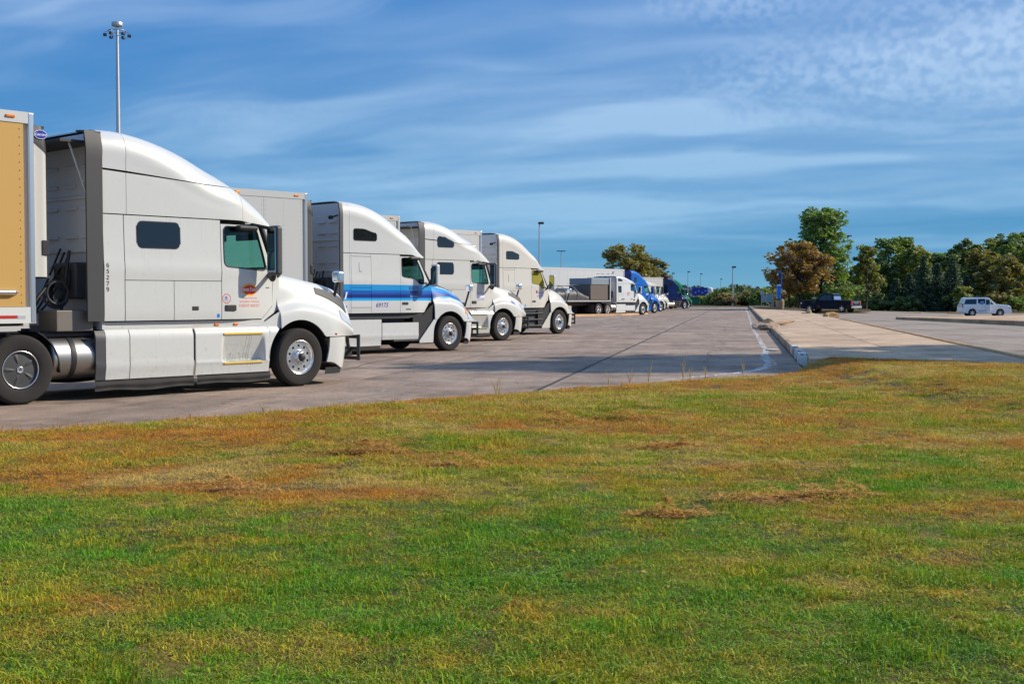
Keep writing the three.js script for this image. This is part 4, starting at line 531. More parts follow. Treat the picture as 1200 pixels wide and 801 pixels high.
// worn edge line by the gutter, bending round at the grass
{
  const alpha = tex(512, (u, v) => { const n = tfbm(u, v, 10, 6), k = n > .46 && n < .62 ? 1 : 0; return [k, k, k]; }, false);
  const m = new THREE.MeshStandardMaterial({ color: lc(.66, .67, .66), roughness: .85, alphaMap: alpha, transparent: true, side: THREE.DoubleSide });
  const c = [[2.9, 23.6, .12], [3.9, 24.7, .16], [4.9, 26.0, .2], [5.65, 27.6, .24], [6.2, 29.6, .26], [6.5, 31.6, .24], [6.95, 34, .18], [7.6, 37, .15], [8.3, 41, .14], [10.2, 51.5, .13], [12.4, 63.8, .13], [20, 104.5, .14], [33.4, 177, .16]];
  struct('edge_line', sheet(160, 2, (a, b) => { const q = tab(c.map((p, i) => [i, ...p]), a * (c.length - 1)), q2 = tab(c.map((p, i) => [i, ...p]), Math.min(c.length - 1, a * (c.length - 1) + .02)), q0 = tab(c.map((p, i) => [i, ...p]), Math.max(0, a * (c.length - 1) - .02)); const dx = q2[0] - q0[0], dz = q2[1] - q0[1], L = Math.hypot(dx, dz) || 1, o = (b - .5) * q[2] * (.8 + .5 * noise(a * 90, 2)); return [q[0] + dz / L * o, .0055, q[1] - dx / L * o]; }, .6), m);
}
function strip(name, t0, s0, s1, w, mat, seed, wob) { struct(name, sheet(220, 1, (a, b) => { const s = mix(s0, s1, a), q = t0 + wob * (fbm(s * .35 + seed, seed, 4) - .5), [X, Z] = rp(s, q + (b - .5) * w * (.4 + 1.1 * noise(s * 5, seed))); return [X, .0052, Z]; }), mat); }
strip('crack_seal', -7.35, 14, 78, .035, std(.30, .27, .24, .95), 3, .7); strip('crack_seal', -4.81, 18, 198, .075, std(.05, .047, .044, .8), 5, .04); strip('crack_seal', -12.2, 14, 60, .035, std(.07, .065, .06, .9), 8, 1.2); strip('crack_seal', -2.4, 30, 70, .02, std(.09, .085, .08, .9), 12, 1.6); strip('crack_seal', -10.1, 24, 110, .03, std(.075, .07, .065, .9), 19, .9);
// traffic islands
function island(name, pts, h, y0, mat) { const s = new THREE.Shape(); const c = new THREE.CatmullRomCurve3(pts.map(p => new THREE.Vector3(p[0], p[1], 0)), true, 'catmullrom', .25).getPoints(60); c.forEach((p, i) => i ? s.lineTo(p.x, p.y) : s.moveTo(p.x, p.y)); const g = new THREE.ExtrudeGeometry(s, { depth: h - .02, bevelEnabled: true, bevelSize: .02, bevelThickness: .02, bevelSegments: 1 }); g.rotateX(-Math.PI / 2); return struct(name, g.translate(0, y0, 0), mat); }
island('traffic_island', [[29.6, 95], [30.6, 88], [32.2, 78], [36, 60], [75, 66], [62, 108], [44, 103]], .5, -.42, gm(wTex, .1, [.95, .88, .78], .5));
island('traffic_island', [[2.0, 96], [9.0, 106], [12.4, 114], [3, 112], [-14, 88], [-12, 84]], .17, -.03, gm(wTex, .12, [1, .85, .66], .15));
island('lawn_strip', [[31.5, 130], [40, 138], [42, 190], [39.5, 205], [34.8, 180], [29.8, 146]], .2, -.0, new THREE.MeshStandardMaterial({ map: dirtT, roughness: 1, color: lc(.7, .55, .35) }));
struct('verge', sheet(30, 20, (a, b) => { const X = mix(40, 140, a), Z = mix(150, 215, b) - 10 * sm(60, 120, X); return [X, -.36, Z]; }, .2), new THREE.MeshStandardMaterial({ map: dirtT, roughness: 1, color: lc(.95, .8, .55) }));
struct('verge', sheet(30, 10, (a, b) => { const [X, Z] = rp(mix(205.5, 330, b), mix(-140, 60, a)); return [X, .02 + .3 * sm(205, 230, mix(205.5, 330, b)) * noise(X * .1, Z * .1), Z]; }, .2), new THREE.MeshStandardMaterial({ map: dirtT, roughness: 1, color: lc(.9, .85, .5) }));

// ---------------------------------------------------------------- lawn
const edge = [[-30, -6], [-20, 2], [-10, 10.6], [-5.9, 14.2], [-3.4, 16.5], [-.27, 19.7], [2.5, 22.5], [5.1, 24.6], [6.1, 26.0], [6.75, 27.2], [7.25, 28.3], [8.6, 27.0], [10.6, 25.5], [20, 21.5], [30, 17], [45, 10]];
const lawnZ = X => lin(edge, X) + .5 * (fbm(X * .9, 4, 3) - .5);
const lawnY = (X, Z) => { const d = lawnZ(X) - Z, w = sm(5.9, 7.0, X) * sm(12, 19, Z); return mix(.012 + .05 * sm(0, 1.2, d), .178 + .05 * sm(0, .8, d), w) + .10 * sm(.5, 6, d) * (fbm(X * .35 + 3, Z * .35, 3) - .25) + .03 * (fbm(X * 2.2, Z * 2.2, 2) - .5) * sm(0, 1, d); };
const soil = tex(1024, (u, v) => { const a = tfbm(u, v, 8, 7), f = tnoise(u * 512, v * 512, 512), k = .55 + .8 * (a - .5) + .35 * (f - .5), g = sm(.42, .6, tfbm(u + .3, v + .6, 6, 5)); return [k * mix(.62, .42, g), k * mix(.46, .45, g), k * mix(.2, .13, g)]; });
struct('lawn', sheet(180, 120, (a, b) => { const X = mix(-28, 44, a), Z = mix(-8, lawnZ(X), 1 - (1 - b) * (1 - b)); return [X, lawnY(X, Z), Z]; }, .25), new THREE.MeshStandardMaterial({ map: soil, roughness: 1 }));
// how dry the turf is: 0 green .. 1 straw, and rust
const DRY = [[-2.6, 9.6, 1.6, .5, 1], [-1.3, 9.3, .8, .5, .9], [-3.6, 10.3, 1.6, .45, .8], [-2.2, 11.0, 2.4, .8, .55], [-4.2, 13.2, 2, .8, .7], [2.2, 10.8, .9, .35, .9], [3.4, 8.6, .7, .35, .6], [.2, 14, 1.6, .6, .7], [4.6, 12.6, 2, .5, .6], [7.5, 26, 3.5, 2.2, .75], [5, 21.5, 2.2, 1.0, .5], [-1.9, 5.8, .4, .25, .7], [1.0, 6.9, .7, .25, .5], [.35, 5.9, .5, .2, .45], [2.6, 7.2, .35, .5, .5]];
const dry = (X, Z) => { let d = .10 + .50 * sm(7.5, 13.5, Z) + .6 * (fbm(X * .6 + 7, Z * .6 + 1, 4) - .47) + 1.0 * (fbm(X * 2.3, Z * 2.3, 4) - .5) + .5 * (noise(X * 9, Z * 9) - .5); for (const [x, z, a, b, k] of DRY) d += k * .8 * Math.exp(-((X - x) * (X - x) / a / a + (Z - z) * (Z - z) / b / b)) * (.6 + .8 * noise(X * 3, Z * 4)); const e = lawnZ(X) - Z; d += .55 * sm(.9, .05, e); return clamp(d, 0, 1.15); };
{
  const blade = (r, n, h, spread, bend) => { const P = [], I = []; for (let k = 0; k < n; k++) { const a = r() * 6.28, bx = (r() - .5) * spread, bz = (r() - .5) * spread, hh = h * (.3 + .95 * r() * r() + .2 * r()), w = .0011 + .0015 * r(), lean = bend * Math.pow(r(), .7) * 1.5, tw = a + (r() - .5) * 2.2, cx = Math.cos(a), cz = Math.sin(a), b = P.length / 3, m = .3 + .25 * r(); const nx = -Math.sin(tw) * w, nz = Math.cos(tw) * w; P.push(bx - nx, 0, bz - nz, bx + nx, 0, bz + nz, bx + cx * lean * hh * m - nx * .85, hh * .6, bz + cz * lean * hh * m - nz * .85, bx + cx * lean * hh * m + nx * .85, hh * .6, bz + cz * lean * hh * m + nz * .85, bx + cx * lean * hh, hh * Math.max(.12, 1 - .38 * lean), bz + cz * lean * hh); I.push(b, b + 1, b + 2, b + 1, b + 3, b + 2, b + 2, b + 3, b + 4); } const g = new THREE.BufferGeometry(); g.setAttribute('position', new THREE.Float32BufferAttribute(P, 3)); g.setIndex(I); g.computeVertexNormals(); return g; };
  const r = rng(101), geos = [0, 1, 2].map(k => blade(rng(50 + k), 34, .042, .14, .9 + k * .3)), flat = [0, 1].map(k => blade(rng(80 + k), 34, .05, .15, 2.0));
  const lists = [[], [], [], [], []];
  const zones = [[4.2, 7, 700], [7, 10, 480], [10, 14, 330], [14, 20, 210], [20, 32, 130]];
  for (const [z0, z1, den] of zones) { const half = z1 * .50 + 1.2, N = Math.round((z1 - z0) * half * 2 * den); for (let i = 0; i < N; i++) { const Z = mix(z0, z1, r()), X = (r() * 2 - 1) * half + .3; if (Math.abs(X) > Z * .46 + 1.2) continue; if (Z > lawnZ(X) - .02 + .05 * r()) continue; const d = dry(X, Z); const fl = d > .5 && r() < .6; lists[fl ? 3 + (i & 1) : i % 3].push([X, Z, d, z0]); } }
  const mt = new THREE.MeshPhysicalMaterial({ roughness: .8, specularIntensity: .4, transmission: .35, thickness: 0, side: THREE.DoubleSide, color: 0xffffff });
  const m4 = new THREE.Matrix4(), q = new THREE.Quaternion(), e = new THREE.Euler(), c = new THREE.Color();
  lists.forEach((L, k) => {
    const im = new THREE.InstancedMesh(k < 3 ? geos[k] : flat[k - 3], mt, L.length); im.name = numbered('grass'); im.userData = { kind: 'stuff', label: k < 3 ? 'short green and yellowing mown lawn grass beside the road' : 'dead straw coloured grass matted in patches on the lawn', category: 'grass' }; fin(im);
    L.forEach(([X, Z, d, z0], i) => {
      const far = Z > 14 ? 1.5 : Z > 10 ? 1.25 : 1, ed = lawnZ(X) - Z < .3 && r() < .35 ? 1.7 : 1; const s = (.65 + .6 * r()) * (k < 3 ? 1 : .9) * far * mix(1, .8, d);
      e.set((r() - .5) * .3, r() * 6.28, (r() - .5) * .3); q.setFromEuler(e); m4.compose(new THREE.Vector3(X, lawnY(X, Z) - .004, -Z), q, new THREE.Vector3(s * 1.15, s * .9 * ed * (r() < .04 ? 1.7 : 1) * (.75 + .7 * sm(.5, .75, fbm(X * 3.1 + 9, Z * 3.1, 3))), s * 1.15)); im.setMatrixAt(i, m4);
      const v = .62 + .9 * r(), rust = fbm(X * .8 + 30, Z * .9 + 4, 3), D = clamp(d + (r() - .5) * .6, 0, 1.1);
      let R, Gc, B; if (D < .45) { const t = D / .45; R = mix(.13, .43, t); Gc = mix(.32, .37, t); B = mix(.006, .012, t); } else { const t = clamp((D - .45) / .5); const ru = sm(.38, .56, rust), sr = mix(.60, .56, ru), sg = mix(.41, .25, ru), sb = mix(.09, .014, ru); R = mix(.43, sr, t); Gc = mix(.37, sg, t); B = mix(.012, sb, t); }
      c.setRGB(R * v, Gc * v, B * v); im.setColorAt(i, c);
    });
    scene.add(im);
  });
  // matted clumps of dead thatch, each lying on its own
  const spots = [[1.36, 12.1, .34], [1.62, 12.25, .2], [1.05, 8.35, .26], [1.95, 8.95, .46], [2.35, 9.1, .32], [-.55, 10.9, .38], [.5, 14.6, .3], [-1.4, 11.9, .3], [5.2, 11.5, .34], [1.3, 14.9, .3], [-2.2, 9.5, .35]];
  const words = ['beside a paler bare patch', 'small, next to a larger one', 'low and dark, alone in green turf', 'wide and ragged, the largest', 'at the tip of the widest clump', 'spread thin over olive turf', 'near the road edge', 'among rusty dry turf', 'by the right end of the lawn', 'thin, farthest up the lawn', 'on the broad straw patch'];
  spots.forEach(([X, Z, R0], k) => { const R = R0 * .62; const rr = rng(300 + k), parts = []; const n = 900; for (let i = 0; i < n; i++) { const a = rr() * 6.28, d = Math.pow(rr(), .8) * R * 1.25, x = Math.cos(a) * d * 1.6, z = Math.sin(a) * d * .6, h = .075 * Math.sqrt(Math.max(0, 1 - d / R)) * (1.5 * sm(.35, .75, noise(x * 14 + k, z * 16))) + .02; const g = new THREE.BufferGeometry(); const b = rr() * 6.28, l = .03 + .05 * rr(), w = .004, cx = Math.cos(b), cz = Math.sin(b), up = (rr() - .3) * .04; g.setAttribute('position', new THREE.Float32BufferAttribute([x - cz * w, h, z + cx * w, x + cz * w, h + .002, z - cx * w, x + cx * l, h + up, z + cz * l], 3)); g.setAttribute('uv', new THREE.Float32BufferAttribute([0, 0, 1, 0, 0, 1], 2)); g.computeVertexNormals(); parts.push(g); }
    const core = surf((s, t) => { const a = s * 6.2832, d = (1 - t) * R * (.8 + .3 * noise(Math.cos(a) * 2 + 5 + k, Math.sin(a) * 2 + 5)); return [Math.cos(a) * d * 1.1, .035 * Math.pow(t, .8) * (.6 + .8 * noise(Math.cos(a) * d * 9 + k, Math.sin(a) * d * 9)), Math.sin(a) * d * .55]; }, 24, 6);
    const o = thing('dead_grass_clump', 'raised clump of rust brown dead grass, ' + words[k], 'grass clump', 'clumps of dead grass on the lawn', [X, lawnY(X, Z), -Z]); obj('thatch', parts, std(.55, .27, .05, .95), o); obj('root_mat', core, std(.26, .12, .03, 1), o); });
  { // scattered fallen leaves, too many to count
    const lg = new THREE.BufferGeometry(); lg.setAttribute('position', new THREE.Float32BufferAttribute([-.02, 0, 0, 0, .008, -.013, .022, .004, 0, 0, .006, .014], 3)); lg.setIndex([0, 1, 2, 0, 2, 3]); lg.computeVertexNormals();
    for (const [name, label, g, n, cols, lift, seed] of [['fallen_leaves', 'small brown and yellow fallen leaves scattered over the lawn', lg, 700, [[.42, .2, .04], [.55, .36, .06], [.25, .11, .03]], .025, 7]]) {
      const q2 = rng(seed), im = new THREE.InstancedMesh(g, mt, n); im.name = name; im.userData = { kind: 'stuff', label, category: 'leaves' }; fin(im); let k = 0;
      while (k < n) { const Z = 4.3 + 22 * q2() * q2() + 4 * q2(), X = (q2() * 2 - 1) * (Z * .46 + 1); if (Z > lawnZ(X) - .1) continue; e.set((q2() - .5) * .9, q2() * 6.28, (q2() - .5) * .9); q.setFromEuler(e); const sc = .4 + .6 * q2(); m4.compose(new THREE.Vector3(X, lawnY(X, Z) + lift * (.6 + .6 * q2()), -Z), q, new THREE.Vector3(sc, sc, sc)); im.setMatrixAt(k, m4); const c0 = cols[Math.floor(q2() * 3)]; c.setRGB(...c0); im.setColorAt(k, c); k++; }
      scene.add(im);
    }
  }
  // tall dry stems at the road edge
  const stems = [[-.25, 19.5, .34], [-.2, 19.55, .24], [2.1, 22.0, .3], [2.45, 22.2, .42], [3.2, 23.1, .5], [3.35, 23.2, .28], [3.7, 23.6, .26], [4.6, 24.6, .3], [5.5, 26, .34], [-3.3, 16.4, .22], [1.7, 21.6, .26]];
  stems.forEach(([X, Z, h], k) => { const rr = rng(400 + k), g = []; for (let i = 0; i < 5; i++) { const a = rr() * 6.28, d = .1 + .25 * rr(), hh = h * (.6 + .5 * rr()); g.push(tube([[0, 0, 0], [Math.cos(a) * d * hh * .3, hh * .5, Math.sin(a) * d * hh * .3], [Math.cos(a) * d * hh, hh, Math.sin(a) * d * hh]], .0035, 4, 6)); } const o = obj('dry_stem', g, std(.5, .36, .15, .9)); o.position.set(X, lawnY(X, Z) - .01, -Z); tag(o, 'tall dry straw stems standing at the lawn edge by the road', 'grass stems', 'dry stems along the road edge'); });
}

// ---------------------------------------------------------------- trees and shrubs
const leafMat = new THREE.MeshPhysicalMaterial({ vertexColors: true, roughness: .8, transmission: .55, thickness: 0, side: THREE.DoubleSide });
const barkT = tex(256, (u, v) => { const n = .55 + .9 * (tfbm(u, v * .25, 16, 5) - .5); return [n * .62, n * .55, n * .46]; });
const barkMat = new THREE.MeshStandardMaterial({ map: barkT, roughness: .95, color: lc(.55, .5, .45) });
function leaves(out, r, cx, cy, cz, rx, ry, n, size, c1, c2, up) {
  const tone = .75 + .5 * r();
  for (let i = 0; i < n; i++) {
    let x, y, z, d; do { x = r() * 2 - 1; y = r() * 2 - 1; z = r() * 2 - 1; d = x * x + y * y + z * z; } while (d > 1 || d < .12);
    const px = cx + x * rx, py = cy + y * ry, pz = cz + z * rx, s = size * (.6 + .8 * r()), a = r() * 6.28, b = (r() - .5) * 2.2;
    const ux = Math.cos(a) * s, uy = Math.sin(b) * s * .6, uz = Math.sin(a) * s, vx = -Math.sin(a) * s * .55, vy = (r() - .5) * s * 1.2, vz = Math.cos(a) * s * .55;
    out.P.push(px - ux, py - uy, pz - uz, px + vx, py + vy, pz + vz, px + ux, py + uy, pz + uz, px - ux, py - uy, pz - uz, px + ux, py + uy, pz + uz, px - vx, py - vy, pz - vz);
    const m = clamp(r() * .7 + (tone - .75)), k = .75 + .5 * r(); for (let q = 0; q < 6; q++) out.C.push(mix(c1[0], c2[0], m) * k, mix(c1[1], c2[1], m) * k, mix(c1[2], c2[2], m) * k);
  }
}
function leafGeo(o) { const g = new THREE.BufferGeometry(); g.setAttribute('position', new THREE.Float32BufferAttribute(o.P, 3)); g.setAttribute('color', new THREE.Float32BufferAttribute(o.C, 3)); g.computeVertexNormals(); return g; }
function limb(a, b, r0, r1, wob, r) { const m1 = [mix(a[0], b[0], .35) + wob * (r() - .5), mix(a[1], b[1], .4) + wob * .3 * r(), mix(a[2], b[2], .35) + wob * (r() - .5)]; const n = 5, P = []; const c = new THREE.QuadraticBezierCurve3(new THREE.Vector3(...a), new THREE.Vector3(...m1), new THREE.Vector3(...b)); const g = new THREE.TubeGeometry(c, n, 1, 6, false); const p = g.attributes.position, f = c.getPoints(n); for (let i = 0; i <= n; i++) { const rr = mix(r0, r1, i / n), q = c.getPointAt(i / n); for (let j = 0; j <= 6; j++) { const k = i * 7 + j; p.setXYZ(k, q.x + (p.getX(k) - q.x) * rr, q.y + (p.getY(k) - q.y) * rr, q.z + (p.getZ(k) - q.z) * rr); } } g.computeVertexNormals(); return g; }
function tree(name, label, group, pos, o) {
  const G = thing(name, label, 'tree', group, pos, o.ry || 0), r = rng(o.seed), out = { P: [], C: [] }, wood = [];
  const h = o.h, tr = o.trunk || h * .025, ct = o.clear || h * .18, wob = o.wobble === undefined ? .35 : o.wobble;
  wood.push(limb([0, -.2, 0], [(r() - .5) * wob, h * .86, (r() - .5) * wob], tr, tr * .2, wob * 2, r));
  const env = o.env || (y => Math.sin(Math.PI * Math.pow(clamp(y), .75)) * .95 + .05);
  for (let i = 0; i < o.clumps; i++) {
    const f = Math.pow(r(), o.bias || .8), y = mix(ct, h * .97, f), R = o.r * env((y - ct) / (h - ct)), a = r() * 6.28, d = R * Math.sqrt(.12 + .88 * r()) * (.66 + .56 * r());
    const cx = Math.cos(a) * d, cz = Math.sin(a) * d, rc = (o.rc || .8) * (.6 + .7 * r());
    leaves(out, r, cx, y, cz, rc, rc * (o.flat || .7), o.per, o.leaf, o.c1, o.c2);
    if (i % 3 === 0) wood.push(limb([cx * .06, Math.max(ct * .8, y * .62), cz * .06], [cx * .95, y, cz * .95], tr * .32, .015, .5, r));
  }
  obj('trunk', wood, barkMat, G); obj('crown', leafGeo(out), leafMat, G); return G;
}
function conifer(label, group, pos, o) {
  const G = thing('spruce_tree', label, 'tree', group, pos, o.ry || 0), r = rng(o.seed), out = { P: [], C: [] }, wood = [limb([0, -.2, 0], [0, o.h, 0], .16, .02, .1, r)];
  for (let y = .4; y < o.h; y += .34) { const R = o.r * Math.pow(1 - y / o.h, .85) + .12, n = Math.ceil(5 + R * 5), a0 = r() * 6; for (let k = 0; k < n; k++) { const a = a0 + k / n * 6.28 + r() * .5, L = R * (.7 + .45 * r()); for (let d = .25; d <= 1; d += .25) leaves(out, r, Math.cos(a) * L * d, y - L * d * .28, Math.sin(a) * L * d, .26, .13, 7, .15, o.c1, o.c2); } }
  obj('trunk', wood, barkMat, G); obj('crown', leafGeo(out), leafMat, G); return G;
}
function shrub(label, group, pos, o) {
  const G = thing('shrub', label, 'shrub', group, pos, 0), r = rng(o.seed), out = { P: [], C: [] }, wood = [];
  for (let i = 0; i < o.clumps; i++) { const a = r() * 6.28, d = Math.sqrt(r()) * o.r, y = o.h * Math.pow(r(), .7) * (1 - .55 * Math.pow(d / o.r, 2)); leaves(out, r, Math.cos(a) * d, y + .15, Math.sin(a) * d, o.rc || .5, (o.rc || .5) * .75, o.per, o.leaf, o.c1, o.c2); if (i % 5 === 0) wood.push(limb([0, -.1, 0], [Math.cos(a) * d * .9, y, Math.sin(a) * d * .9], .04, .01, .3, r)); }
  obj('stems', wood, barkMat, G); obj('foliage', leafGeo(out), leafMat, G); return G;
}
const pxAt = (px, Z) => (px - 600) / 1450 * Z;       // across the view at distance Z
const GREEN = [[.11, .20, .010], [.26, .36, .016]], DARK = [[.075, .15, .012], [.18, .26, .018]], RUST = [[.32, .15, .010], [.50, .26, .014]], OLIVE = [[.18, .165, .010], [.36, .31, .014]], LIME = [[.19, .25, .010], [.40, .40, .02]], SPR = [[.042, .10, .032], [.10, .18, .06]];
tree('maple_tree', 'rust and olive tree in autumn colour beside the blue call post', null, [pxAt(937, 152), .1, -152], { seed: 11, h: 8.2, r: 3.9, clear: 2.1, trunk: .22, clumps: 130, per: 60, leaf: .2, rc: .7, c1: RUST[0], c2: [.42, .28, .014], env: y => Math.pow(Math.sin(Math.PI * clamp(y * .92 + .06)), .6) });
tree('ash_tree', 'tall bright green tree rising behind the rust coloured one', null, [pxAt(962, 162), .1, -162], { seed: 12, h: 13.2, r: 6.0, clear: 1.0, trunk: .25, clumps: 260, per: 60, leaf: .22, rc: .8, c1: GREEN[0], c2: [.25, .40, .016], bias: .95, env: y => mix(1, .34, Math.pow(clamp(y), .9)) * sm(-.05, .08, y) });
tree('ash_tree', 'slim dark trunked tree behind the black pickup', null, [pxAt(926, 158), .1, -158], { seed: 13, h: 7, r: 3.2, clear: 2.6, trunk: .17, clumps: 40, per: 60, leaf: .22, c1: OLIVE[0], c2: RUST[1] });
tree('oak_tree', 'round olive brown tree standing behind the long white trailer', null, [pxAt(737, 185), 0, -185], { seed: 14, h: 9.4, r: 4.9, clear: 1.6, trunk: .3, clumps: 120, per: 70, leaf: .24, rc: .85, c1: OLIVE[0], c2: OLIVE[1], env: y => Math.pow(Math.sin(Math.PI * clamp(y * .8 + .12)), .7) });
tree('oak_tree', 'yellow olive tree crowding the round tree behind the trailers', null, [pxAt(757, 192), 0, -192], { seed: 15, h: 8.0, r: 4.4, clear: 1.4, trunk: .26, clumps: 90, per: 65, leaf: .25, rc: .85, c1: OLIVE[0], c2: [.21, .18, .02] });
tree('young_tree', 'small lime green tree with a pale bare trunk before the dark woods', null, [pxAt(1015, 163), -.1, -163], { seed: 16, h: 8.6, r: 2.5, clear: 2.3, trunk: .14, clumps: 60, per: 60, leaf: .2, rc: .6, c1: [.05, .10, .015], c2: LIME[1], env: y => mix(1, .35, clamp(y)) });
// the woods on the right
const woods = [[1040, 178, 10.2, 3.2, GREEN, 21], [1056, 182, 10.8, 3.0, GREEN, 22], [1072, 176, 9.0, 3.0, LIME, 23], [1030, 176, 7.2, 2.6, DARK, 24], [1090, 182, 8.2, 3.4, GREEN, 25], [1112, 180, 8.0, 3.6, DARK, 26], [1128, 184, 10.6, 3.0, DARK, 27], [1140, 186, 9.6, 3.8, GREEN, 28], [1152, 176, 8.6, 3.2, OLIVE, 29], [1166, 184, 10.6, 3.8, LIME, 30], [1182, 186, 11.6, 4.2, DARK, 31], [1196, 178, 11.2, 4.0, GREEN, 32], [1212, 184, 12.0, 4.6, GREEN, 33], [1176, 170, 7.6, 3.4, OLIVE, 34], [1228, 178, 11, 4.4, DARK, 35], [1246, 182, 11.5, 4.6, GREEN, 36], [1100, 190, 8.6, 3.5, DARK, 37], [1010, 190, 6.6, 3.0, DARK, 38], [990, 192, 6.0, 3.2, OLIVE, 39]];
const wl = ['slender leafy tree at the open end of the woods', 'tallest airy tree near the open end of the woods', 'yellow green bushy tree in the woods above the spruces', 'dark low tree beside the young lime green tree', 'mid green tree rising over the spruces', 'dark rounded tree behind the spruces', 'sparse dark tree with a ragged top in the woods', 'broad green tree behind the white wagon', 'olive tree right behind the white wagon', 'lime toned tree standing among darker trees above the wagon', 'big dark tree at the tall end of the woods', 'bushy green tree at the tall end of the woods', 'tall green tree at the outer end of the woods', 'low olive tree at the wood edge past the wagon', 'dark tree at the outer end of the woods', 'wide green tree closing the outer end of the woods', 'dark tree hidden deep behind the spruces', 'low dark tree behind the black pickup', 'low olive tree behind the tall bright green tree'];
woods.forEach(([px, Z, h, r, c, s], i) => tree('wood_tree', wl[i], 'trees of the roadside woods', [pxAt(px, Z), -.4, -Z], { seed: s, h, r, clear: h * .12, trunk: .18, clumps: Math.round(38 + r * 10), per: 62, leaf: .25, rc: .75, c1: c[0], c2: c[1], ry: s, env: y => Math.pow(Math.sin(Math.PI * clamp(y * .8 + .15)), .6) }));
[[1066, 171, 5.2, 2.1, 41], [1082, 169, 7.6, 2.4, 42], [1098, 170, 6.6, 2.3, 43], [1116, 168, 7.2, 2.6, 44], [1050, 172, 4.6, 2.0, 45], [1132, 170, 5.0, 2.2, 46]].forEach(([px, Z, h, r, s], i) => conifer(['short spruce', 'tallest spruce', 'narrow spruce', 'broad spruce', 'lowest spruce', 'small spruce'][i] + ' ' + ['between two larger ones', 'in the middle of the spruce row', 'beside the tallest spruce', 'with drooping blue green boughs', 'at the open end of the row', 'beside the lime green bush'][i] + ' at the wood edge', 'spruces at the wood edge', [pxAt(px, Z), -.4, -Z], { seed: s, h, r, c1: SPR[0], c2: SPR[1] }));
[[1128, 166, 3.4, 2.2, LIME, 'bright lime green bush at the wood edge beside the white wagon'], [1150, 168, 2.6, 2.6, OLIVE, 'olive bush behind the white wagon'], [1172, 166, 2.4, 2.4, OLIVE, 'low olive bush past the front of the white wagon'], [1195, 165, 2.2, 2.4, GREEN, 'low green bush at the outer wood edge'], [1030, 170, 2.2, 2.2, DARK, 'dark bush under the open end of the woods'], [1062, 168, 2.0, 2.0, DARK, 'dark bush under the short spruce'], [1008, 176, 2.0, 2.6, DARK, 'dark bush behind the pale young trunk'], [985, 180, 2.6, 2.8, OLIVE, 'olive bush behind the tailgate of the black pickup'], [958, 176, 2.4, 2.6, GREEN, 'green bush behind the cab of the black pickup'], [940, 172, 2.2, 2.4, LIME, 'yellow green bush behind the rust coloured tree'], [923, 175, 2.3, 2.2, RUST, 'rust orange bush between dark trunks']].forEach(([px, Z, h, r, c, l], i) => shrub(l, 'bushes along the wood edge', [pxAt(px, Z), px > 1000 ? -.4 : 0, -Z], { seed: 60 + i, h, r, clumps: 42, per: 55, leaf: .2, c1: c[0], c2: c[1] }));
// brush at the end of the road
[[810, 232, 1.2, 3.2, LIME], [822, 240, 1.3, 4, OLIVE], [834, 226, 1.6, 3.0, LIME], [847, 222, 2.9, 3.0, GREEN], [838, 236, 2.1, 3, LIME], [862, 224, 2.7, 2.6, [[.05, .07, .012], [.15, .19, .02]]], [874, 226, 2.4, 2.6, GREEN], [884, 214, 2.8, 2.6, OLIVE], [893, 206, 3.0, 2.4, GREEN], [866, 250, 4.6, 2.4, DARK], [902, 215, 3.4, 2.6, OLIVE], [852, 214, 2.2, 2.2, [[.2, .16, .02], [.35, .24, .03]]]].forEach(([px, Z, h, r, c], i) => shrub(['low yellow green brush beside the green truck', 'olive brush beyond the road end', 'lime brush in the open strip past the trucks', 'tall green brush left of the slim lamp post', 'green brush behind lime brush', 'yellow green brush behind the slim lamp post', 'green brush at the head of the kerb', 'olive brush behind the notice boards', 'green brush beside the notice boards', 'dark pointed bush rising behind the slim lamp post', 'olive brush under the rust coloured tree', 'golden weeds at the foot of the slim lamp post'][i], 'brush beyond the end of the road', [pxAt(px, Z), 0, -Z], { seed: 90 + i, h, r, clumps: 40, per: 60, leaf: .24, rc: .7, c1: c[0], c2: c[1] }));
{ // far wood that reads as one dark band
  const out = { P: [], C: [] }, r = rng(70); for (let i = 0; i < 900; i++) { const px = mix(640, 1010, r()), Z = mix(520, 700, r()); const h = (4.2 + 3.5 * noise(px * .06, 1) + 1.5 * noise(px * .4, 7)) * Math.sqrt(r()); leaves(out, r, pxAt(px, Z), h - 2, -Z, 2.4, 1.7, 26, .8, [.014, .04, .026], [.035, .075, .04]); }
  tag(obj('far_woods', leafGeo(out), leafMat), 'far dark band of woods on the horizon beyond the trucks', 'woods', null, 'stuff');
}
// two trees standing on the lawn to the right of the view; their long shade reaches across the road end
tree('maple_tree', 'large green maple on the lawn outside the picture, shading the road end', null, [22.5, 0, -33.6], { seed: 51, h: 15.5, r: 5.2, clear: 2.2, trunk: .26, clumps: 150, per: 90, leaf: .24, rc: .9, c1: GREEN[0], c2: GREEN[1] });
tree('maple_tree', 'second green maple on the lawn outside the picture', null, [31, 0, -34.2], { seed: 52, h: 19, r: 6.0, clear: 3, trunk: .26, clumps: 150, per: 90, leaf: .24, rc: .9, c1: GREEN[0], c2: GREEN[1] });

